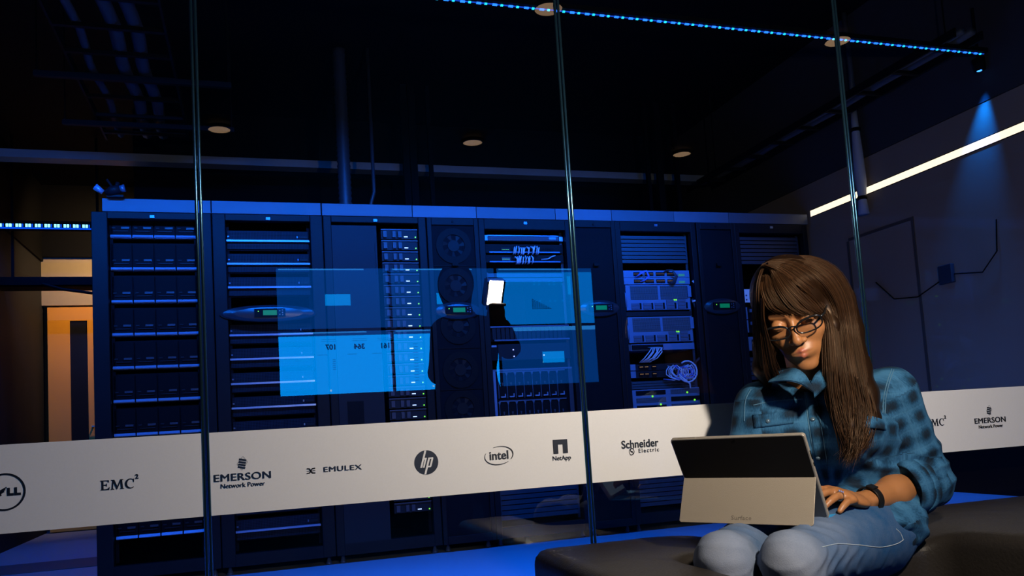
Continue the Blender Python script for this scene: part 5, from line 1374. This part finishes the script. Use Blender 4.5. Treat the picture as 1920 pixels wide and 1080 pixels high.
# right curtain: from the parting over the crown, round the head and down over the shoulder
RIGHT = [
 [(1436, 497, 1.545), (1462, 510, 1.515), (1500, 540, 1.495), (1535, 572, 1.50), (1551, 610, 1.515), (1556, 680, 1.51), (1562, 740, 1.505), (1582, 800, 1.49), (1606, 850, 1.485)],
 [(1438, 494, 1.555), (1475, 500, 1.525), (1518, 530, 1.50), (1550, 568, 1.50), (1563, 612, 1.512), (1570, 680, 1.50), (1578, 740, 1.495), (1592, 800, 1.485), (1600, 856, 1.48)],
 [(1442, 491, 1.565), (1490, 494, 1.535), (1534, 520, 1.51), (1565, 560, 1.51), (1578, 612, 1.52), (1585, 680, 1.50), (1594, 740, 1.49), (1606, 800, 1.485), (1612, 853, 1.48)],
 [(1450, 488, 1.575), (1502, 488, 1.55), (1550, 512, 1.53), (1580, 555, 1.53), (1592, 612, 1.535), (1602, 680, 1.515), (1612, 740, 1.50), (1622, 795, 1.49), (1624, 842, 1.49)],
 [(1460, 485, 1.59), (1515, 483, 1.57), (1563, 505, 1.555), (1591, 550, 1.555), (1604, 612, 1.56), (1617, 680, 1.54), (1628, 740, 1.52), (1637, 795, 1.505), (1632, 838, 1.50)],
 [(1470, 483, 1.61), (1522, 481, 1.60), (1570, 503, 1.59), (1599, 548, 1.59), (1613, 612, 1.595), (1628, 680, 1.57), (1640, 740, 1.545), (1648, 790, 1.525), (1640, 822, 1.515)],
]
BANG = [
 [(1438, 494, 1.545), (1428, 515, 1.53), (1427, 545, 1.515), (1437, 572, 1.505), (1452, 583, 1.50)],
 [(1440, 493, 1.55), (1438, 512, 1.525), (1442, 545, 1.505), (1460, 576, 1.497), (1486, 588, 1.495)],
 [(1440, 494, 1.55), (1450, 515, 1.52), (1468, 548, 1.50), (1495, 578, 1.493), (1520, 591, 1.497)],
 [(1440, 494, 1.55), (1458, 510, 1.518), (1484, 540, 1.498), (1518, 574, 1.493), (1547, 594, 1.505)],
 [(1440, 494, 1.555), (1468, 507, 1.515), (1502, 536, 1.497), (1536, 572, 1.50), (1554, 600, 1.515)],
]
LEFT = [
 [(1434, 497, 1.56), (1424, 530, 1.555), (1424, 580, 1.56), (1432, 640, 1.575), (1440, 690, 1.60), (1452, 712, 1.62)],
 [(1430, 500, 1.58), (1419, 535, 1.575), (1419, 585, 1.585), (1424, 640, 1.60), (1430, 690, 1.63), (1442, 715, 1.65)],
 [(1434, 494, 1.60), (1419, 530, 1.61), (1416, 585, 1.615), (1420, 640, 1.63), (1424, 690, 1.65), (1432, 718, 1.67)],
]
INNERL = [
 [(1432, 560, 1.53), (1434, 600, 1.545), (1444, 640, 1.56), (1456, 680, 1.58), (1468, 705, 1.60)],
 [(1428, 560, 1.545), (1430, 605, 1.56), (1438, 650, 1.575), (1446, 690, 1.60), (1456, 712, 1.62)],
]
wisps = [[(1555, 690, 1.50), (1560, 750, 1.495), (1580, 810, 1.48), (1612, 862, 1.475)], [(1600, 700, 1.49), (1612, 760, 1.482), (1606, 820, 1.475), (1588, 868, 1.47)], [(1636, 740, 1.515), (1646, 790, 1.50), (1628, 836, 1.49), (1600, 860, 1.485)]]
from mathutils.bvhtree import BVHTree as _B
hbvh = _B.FromPolygons([tuple(map(float, v)) for v in hv], [tuple(map(int, f)) for f in hfq])
def hug(x, y, Y, lift):
    o = Vector((0, 0, ZC)); d = (at(x, y, 1.5) - o).normalized(); h = hbvh.ray_cast(o, d)
    return (x, y, min(Y + .06, h[0].y - lift)) if h[0] is not None else (x, y, Y)
BANG = [[hug(*p, .006 + .004 * (j < 2)) for j, p in enumerate(g)] for g in BANG]
RIGHT = [[(hug(*p, .010) if 0 < j < 4 and i < 3 else p) for j, p in enumerate(g)] for i, g in enumerate(RIGHT)]
groups = [sheet(RIGHT, 2600, .035, .0016), sheet(BANG, 1000, .008, .0012), sheet(LEFT, 700, .02, .0018), sheet(INNERL, 200, .015, .0015), sheet(wisps, 160, .02, .004)]
parts = [(hsv, hsf)]; tones = [np.full(len(hsv), .08)]
for g in groups:
    k = g.shape[1]; rad = .00065 * np.minimum(1, np.minimum(np.linspace(.5, 5, k), np.linspace(4, .15, k)))
    v, f = strands(g, rad); parts.append((v, f)); t_ = np.repeat(np.clip(rng.normal(.50, .20, len(g)), 0, 1), k * 3); tones.append(t_)
# back-of-head strands so that the sides and back read as hair too
bk = []
for i in range(700):
    a = rng.uniform(-2.7, -.45); x0 = HL(.02 * math.cos(a), -.02, .125); mid = HL(.086 * math.cos(a), -.022 + .10 * math.sin(a), .03); low = HL(.085 * math.cos(a), -.03 + .105 * math.sin(a), -.07)
    end = NECK1 - Bf * (.10 + rng.uniform(-.01, .02)) + Bl * (.10 * math.cos(a)) + f32([0, 0, rng.uniform(-.20, -.10)])
    bk.append(catmull([x0, HL(.06 * math.cos(a), -.02 + .07 * math.sin(a), .098), mid, low, (low + end) / 2 + f32(-Bf) * .01, end], 20))
v, f = strands(np.array(bk), .0011); parts.append((v, f)); tones.append(np.repeat(np.clip(rng.normal(.45, .2, 700), 0, 1), 60))
hair = np_mesh('hair', parts, m_hair, person, {'tone': np.concatenate(tones)})
hair['label'] = 'long straight dark brown hair with a swept fringe'

# ------------------------------------------------------------------ glasses
m_frame = mat('black_acetate', (.008, .008, .009), .18); m_metal = mat('steel', (.6, .6, .6), .3, 1)
def lens_mat():
    m = bpy.data.materials.new('spectacle_lens'); m.use_nodes = True; nt = m.node_tree; nt.nodes.remove(nt.nodes['Principled BSDF'])
    t = nt.nodes.new('ShaderNodeBsdfTransparent'); g = nt.nodes.new('ShaderNodeBsdfGlossy'); g.inputs['Roughness'].default_value = .02; fr = nt.nodes.new('ShaderNodeFresnel'); mx = nt.nodes.new('ShaderNodeMixShader')
    t.inputs[0].default_value = (.9, .9, .92, 1)
    nt.links.new(fr.outputs[0], mx.inputs[0]); nt.links.new(t.outputs[0], mx.inputs[1]); nt.links.new(g.outputs[0], mx.inputs[2]); nt.links.new(mx.outputs[0], nt.nodes['Material Output'].inputs[0]); return m
m_lens = lens_mat()
gl = thing('glasses', None, None); gl.parent = person
def gpt(x, y, z): return Vector([float(c) for c in HL(x, y, z)])
GZ = -.006
for s in (-1, 1):
    n = 40; pts = []
    for i in range(n + 1):
        a = 2 * PI * i / n; c, d = math.cos(a), math.sin(a); e = .75
        x = .0265 * math.copysign(abs(c) ** e, c); z = .0150 * math.copysign(abs(d) ** e, d) + .0028 * c * (1 if d > 0 else .4)
        pts.append(gpt(s * (.034 + x), .1055 - .20 * (abs(x + .034) - .01), GZ + z))
    rr = [.0017 + .0009 * max(0, math.sin(2 * PI * i / n)) for i in range(n + 1)]
    MB().tube(pts, rr, 8, cap=False).build('frame_rim', m_frame, gl, smooth=True)
    mb = MB(); mb.quad(*pts[:-1]); ln = mb.build('lens', m_lens, gl)
    tm = [gpt(s * .0605, .098, GZ + .009), gpt(s * .068, .080, GZ + .008), gpt(s * .073, .03, GZ + .006), gpt(s * .074, -.005, GZ), gpt(s * .072, -.02, GZ - .02)]
    MB().tube(tm, [.0028, .0024, .0018, .0018, .002], 8).build('temple', m_frame, gl, smooth=True)
MB().tube([gpt(-.0085, .1065, GZ + .006), gpt(0, .1095, GZ + .009), gpt(.0085, .1065, GZ + .006)], .0018, 8).build('bridge', m_frame, gl, smooth=True)

# ------------------------------------------------------------------ wristband and ring
m_rub = mat('black_rubber', (.010, .010, .011), .4)
fa = (elL - W0) / np.linalg.norm(elL - W0)
def band(name, c, ax, rx, rz, wid, th, m, par):
    ax = f32(ax); e1 = pn - ax * (pn @ ax); e1 /= np.linalg.norm(e1); e2 = f32(np.cross(ax, e1)); n = 48; mb = MB()
    for i in range(n):
        a = 2 * PI * i / n
        for r_, o_ in ((0, -wid / 2), (0, wid / 2), (th, wid / 2), (th, -wid / 2)):
            mb.v.append(tuple(c + ax * o_ + e1 * math.cos(a) * (rz + r_) + e2 * math.sin(a) * (rx + r_)))
    for i in range(n):
        p_ = 4 * i; q_ = 4 * ((i + 1) % n)
        for k in range(4): mb.f.append((p_ + k, p_ + (k + 1) % 4, q_ + (k + 1) % 4, q_ + k)); mb.mi.append(0)
    return mb.build(name, m, par, smooth=False), e1, e2
wc = W0 + fa * .018
wb, e1, e2 = band('wristband', wc, fa, .0275, .0270, .019, .003, m_rub, person); wb.modifiers.new('bevel', 'BEVEL').width = .0008
wb['label'] = 'black fitness band on the left wrist'
R = np.stack([fa, e2, e1], 1)
vs = []
sm = MB()
for a in (-.011, .011):
    for b_ in (-.009, .009):
        for c_ in (.029, .0335): vs.append(tuple(wc + R @ f32([a, b_, c_])))
sm.v = vs
for f_ in ((0, 1, 3, 2), (4, 6, 7, 5), (0, 4, 5, 1), (2, 3, 7, 6), (0, 2, 6, 4), (1, 5, 7, 3)): sm.f.append(f_); sm.mi.append(0)
sm.build('band_display', m_rub, wb, bevel=.0015)
rp, r_ = FIN[1]; ra = rp[2] - rp[1]; ra = ra / np.linalg.norm(ra); rc = rp[1] + ra * .016
rg, e1, e2 = band('ring', rc, ra, r_ * 1.10, r_ * 1.10, .0026, .0011, m_metal, person); rg['label'] = 'silver ring with small stones'
mb = MB()
for i in range(5):
    c_ = rc + e1 * (r_ * 1.10 + .0016) + e2 * (i - 2) * .0024 + ra * (.001 if i % 2 else -.001); mb.tube([c_, c_ + e1 * .0022], [.0017, .0006], 8)
mb.build('stones', mat('clear_stone', (.9, .9, .95), .05, .8), rg)

# ================================================================== the bench
m_leather = mat('black_leather', (.022, .019, .017), .42, bump=.35, bscale=160); BT = .475
def rbox(p, c, h, r):
    q = np.abs(p - f32(c)) - (f32(h) - r); return np.sqrt((np.maximum(q, 0) ** 2).sum(-1)) + np.minimum(q.max(-1), 0) - r
def bench_sdf(p):
    dip = .088 * np.exp(-(((p[..., 0] - 1.27) / .23) ** 2 + ((p[..., 1] - 1.66) / .22) ** 2) ** 1.5) + .0015 * vnoise(p, 30, 5)
    pz = p.copy(); pz[..., 2] = p[..., 2] + dip * np.clip((p[..., 2] - .25) / .2, 0, 1)
    d = rbox(pz, (2.25, 1.5175, .2975), (1.64, .3475, .1775), .035)
    # the recess in front of her where her legs hang down
    n = rbox(p, (1.155, 1.18, .30), (.335, .375, .5), .06)
    return smax(d, -n, .03)
bv, bfq = surface(bench_sdf, (.57, 1.13, .10), (3.95, 1.91, .52), .0115)
bench = thing('bench', 'long black leather bench in front of the glass, the woman sits on it', 'bench')
b = np_mesh('seat_cushion', [(bv, bfq)], m_leather, bench)
MB().tube([(.628, 1.20, BT - .014), (.628, 1.83, BT - .014)], .003, 6).build('piping', m_leather, b)
MB().box(.70, 3.8, 1.58, 1.82, .0, .125).build('plinth_base', m_black, bench)

# ================================================================== the tablet
TLc = np.array([.861, 1.606, .712]); TRc = np.array([1.021, 1.362, .711]); BRc = np.array([1.105, 1.417, .537])
tu = TRc - TLc; TW = np.linalg.norm(tu); tu /= TW; td = BRc - TRc; td -= tu * (td @ tu); THt = .201; td /= np.linalg.norm(td); tn = np.cross(tu, td)
if tn @ np.array([-1, -1, 0]) > 0: tn = -tn          # tn points to the screen side, towards her
tab = thing('tablet_computer', 'silver and black tablet on a kickstand with a keyboard cover on her lap', 'tablet computer')
m_mag = mat('champagne_magnesium', (.40, .345, .28), .42, .35, bump=.15, bscale=900); m_tabk = mat('tablet_black', (.012, .011, .011), .5, bump=.1, bscale=900); m_edge = mat('tablet_edge', (.55, .50, .44), .32, .6)
def tp(a, b, c): return tuple(TLc + tu * a * TW + td * b * THt + tn * c)
def tslab(a0, a1, b0, b1, c0, c1, rad=.006, seg=5):
    """rounded-corner slab in the tablet's frame"""
    mb = MB(); pl = []
    A0, A1, B0, B1 = a0 * TW, a1 * TW, b0 * THt, b1 * THt
    for cx, cy, s in ((A1 - rad, B0 + rad, -90), (A1 - rad, B1 - rad, 0), (A0 + rad, B1 - rad, 90), (A0 + rad, B0 + rad, 180)):
        for i in range(seg + 1): a = math.radians(s + 90 * i / seg); pl.append((cx + rad * math.cos(a), cy + rad * math.sin(a)))
    mb.prism(pl, TLc + tn * c0, tu, td, tn, c1 - c0); return mb
tslab(0, 1, 0, 1, .0, .0091).build('body', m_edge, tab, bevel=.0012)
tslab(.010, .990, .012, .5, -.0006, .0004, .005).build('rear_panel', m_tabk, tab)
tslab(.010, .990, .5, .985, -.0005, .0004, .005).build('lower_rear_panel', mat('tablet_grey', (.10, .11, .13), .45, .3), tab)
tslab(.03, .97, .05, .95, .0088, .0094, .004).build('screen', mat('tablet_screen', (.01, .01, .01), .15, emit=(.55, .75, 1), es=.25), tab)
tslab(.49, .51, .03, .045, -.0012, .0, .002).build('rear_lens', m_black, tab)
tslab(.06, .20, -.006, .0, .003, .006, .0005).build('power_button', m_edge, tab)
tslab(.70, .86, -.004, .0, .003, .006, .0005).build('volume_button', m_edge, tab)
for b0, b1 in ((.20, .30), (.34, .38)): tslab(.999, 1.004, b0, b1, .0035, .0055, .0003).build('side_port', m_slot, tab)
# kickstand
ko = -tn; ang = math.radians(52); kd = td * math.cos(ang) + ko * math.sin(ang); kn = np.cross(tu, kd); kn = kn if kn @ ko > 0 else -kn
K0 = TLc + td * THt * .5
def kslab(a0, a1, l0, l1, c0, c1, rad=.005):
    mb = MB(); pl = []; 
    pl = [(a0 * TW, l0), (a1 * TW, l0)]
    for cx, cy, s in ((a1 * TW - rad, l1 - rad, 0), (a0 * TW + rad, l1 - rad, 90)):
        for i in range(6): a = math.radians(s + 90 * i / 5); pl.append((cx + rad * math.cos(a), cy + rad * math.sin(a)))
    mb.prism(pl, K0 + kn * c0, tu, kd, kn, c1 - c0); return mb
kick = kslab(.004, .996, 0, .098, -.001, .0012).build('kickstand', m_mag, tab, bevel=.0005)
t_ = text_mesh('Surface', .0125, 'kickstand_lettering', mat('etched_grey', (.22, .19, .155), .4, .4), (0, 0, 0), parent=kick, sx=1.1, spacing=1.1, ext=.0002)
M_ = Matrix([list(tu), list(-kn), list(-kd)]).transposed().to_4x4(); o_ = K0 + tu * TW * .485 + kd * .086 + kn * .0014
t_.data.transform(Matrix.Translation(Vector(o_)) @ M_)
# keyboard cover lying on the lap
B0 = TLc + td * THt + tn * .004; kf = np.array([-tu[1], tu[0], 0]); kf /= np.linalg.norm(kf); kf = kf if kf @ np.array([1, 1, 0]) > 0 else -kf
kc = thing('keyboard_cover', 'thin bright blue keyboard cover attached to the tablet, under her hand', 'keyboard'); kup = np.cross(tu, kf); kup = kup if kup[2] > 0 else -kup
kf = kf + np.array([0, 0, -.02]); kf /= np.linalg.norm(kf)
mb = MB(); mb.prism([(0, 0), (TW, 0), (TW, .205), (0, .205)], B0 + kup * -.001, tu, kf, kup, .0042); mb.build('cover', mat('cyan_felt', (.02, .25, .55), .7), kc, bevel=.001)
mb = MB()
for r in range(5):
    for c_ in range(13):
        x = .014 + c_ * .0205; y = .04 + r * .019; mb.prism([(x, y), (x + .0165, y), (x + .0165, y + .015), (x, y + .015)], B0 + kup * .003, tu, kf, kup, .0014)
mb.build('keys', mat('key_grey', (.05, .06, .08), .5), kc); mb = MB(); mb.prism([(.10, .142), (.19, .142), (.19, .19), (.10, .19)], B0 + kup * .003, tu, kf, kup, .0004); mb.build('touch_pad', mat('key_grey', (.05, .06, .08), .5), kc)

# ================================================================== the assistant with the lamp (seen mirrored in the glass)
def mir(x, y, Yv):
    p = at(x, y, Yv); return np.array((p.x, 2 * GY - Yv, p.z), np.float32)
def man():
    k = .87
    hd = mir(857, 540, 3.66); cb = mir(868, 612, 3.68); pv = mir(880, 770, 3.70); Y0 = float(hd[1])
    sl = mir(832, 622, 3.66); sr = mir(914, 618, 3.66); el = mir(823, 700, 3.62); wl = mir(868, 712, 3.50)
    er = mir(955, 652, 3.58); wr = mir(936, 596, 3.36)
    def sd(p):
        d = s_ell(p, hd + f32([0, 0, .0]), (.070, .088, .104)); d = smin(d, s_ell(p, hd + f32([0, .055, -.045]), (.040, .036, .054)), .03)
        d = smin(d, s_cap(p, hd + f32([0, .09, -.02]), hd + f32([0, .100, -.035]), .008, .010), .01)
        d = smin(d, s_cap(p, hd, cb + f32([0, 0, .03]), .045, .050), .03)
        d = smin(d, s_ell(p, cb + f32([0, 0, -.12]), (.150, .10, .19)), .04); d = smin(d, s_ell(p, pv + f32([0, 0, .05]), (.152, .11, .17)), .05)
        d = smin(d, s_cap(p, sl, sr, .046, .046), .03)
        for a, b, c_ in ((sl, el, wl), (sr, er, wr)):
            d = smin(d, polycap(p, [a, b, c_], [.046, .040, .025]), .02)
            hv_ = (c_ - b) / np.linalg.norm(c_ - b); d = smin(d, s_ell(p, c_ + hv_ * .03, (.030, .030, .030)), .015)
            for i in range(5):
                o_ = f32([.013 * (i - 2), 0, .0]); d = smin(d, s_cap(p, c_ + hv_ * .04 + o_, c_ + hv_ * (.075 if i else .055) + o_ * 1.2 + f32([0, 0, .015]), .0085, .007), .004)
        for s in (-1, 1):
            h_ = pv + f32([.065 * s, 0, -.02]); k_ = f32([pv[0] + .085 * s, Y0 + .02, .43]); a_ = f32([pv[0] + .10 * s, Y0 - .02, .09])
            d = smin(d, polycap(p, [h_, k_, a_], [.078, .055, .040]), .03); d = smin(d, s_cap(p, a_ + f32([0, -.02, -.045]), a_ + f32([0, .15, -.055]), .040, .032), .02)
        return d
    lo = (.6, Y0 - .3, 0); hi = (1.3, .72, 1.62)
    v, f = surface(sd, lo, hi, .009)
    o = np_mesh('person', [(v, f)], mat('dark_skin', (.16, .08, .045), .6))  # one even brown skin colour
    tag(o, 'standing person in dark clothes holding a lamp, a silhouette mirrored in the glass', 'person')
    hx_ = lambda p: smax(smin(s_ell(p, hd + f32([0, -.02, .025]), (.084, .096, .100)), s_cap(p, hd + f32([.0, -.045, -.02]), hd + f32([.0, -.035, -.09]), .066, .056), .03), -s_ell(p, hd + f32([0, .10, -.03]), (.055, .06, .09)), .01)
    v2, f2 = surface(hx_, hd - .18, hd + .16, .008); np_mesh('hair', [(v2, f2)], mat('black_hair', (.006, .005, .005), .5), o)
    cl = lambda p: smax(smax(sd(p) - .010 + vnoise(p, 24, 2) * .004, p[..., 2] - (cb[2] + .05), .01), smax(.80 - p[..., 2], -(np.linalg.norm(p - wr, axis=-1) - .075), .01), .01)
    v3, f3 = surface(cl, (.6, Y0 - .3, .78), hi, .009); np_mesh('jacket', [(v3, f3)], mat('black_jacket', (.010, .010, .012), .8), o)
    tr = lambda p: smax(smax(sd(p) - .008, p[..., 2] - .82, .01), .07 - p[..., 2], .01)
    v4, f4 = surface(tr, (.6, Y0 - .3, .05), (1.3, .72, .85), .010); np_mesh('trousers', [(v4, f4)], mat('black_trousers', (.010, .010, .012), .85), o)
man()
# the hand-held LED lamp: the key light of the picture
LP = Vector([float(c) for c in mir(928, 549, 3.30)])
lamp = thing('led_lamp', 'small bright LED panel lamp held up by the standing person, mirrored in the glass', 'lamp', LP)
aim = (Vector((1.20, 1.60, .85)) - LP).normalized(); qt = aim.to_track_quat('Y', 'Z').to_matrix().to_4x4()
def lb(mb, name, m, par=lamp, **k):
    o = mb.build(name, m, par, **k); o.data.transform(qt); return o
lb(MB().box(-.038, .038, -.03, -.004, -.060, .060), 'lamp_body', m_black, bevel=.003)
lb(MB().box(-.031, .031, -.003, .0, -.052, .052), 'led_panel', mat('led_panel_face', (.9, .9, .9), .4, emit=(1, .86, .68), es=40))
hnd = MB(); hnd.tube([(.0, -.02, -.07), (.0, -.03, -.15)], .013, 10); lb(hnd, 'handle', m_black)
for s in (-1, 1): lb(MB().box(s * .041 - .002, s * .041 + .002, -.03, .001, -.055, .055), 'barn_door', m_black)
l = area_light('led_lamp_light', tuple(LP + aim * .006), 0.062, 27.0, (1, .86, .68), aim, size_y=.104, parent=lamp)
l.location = aim * .006
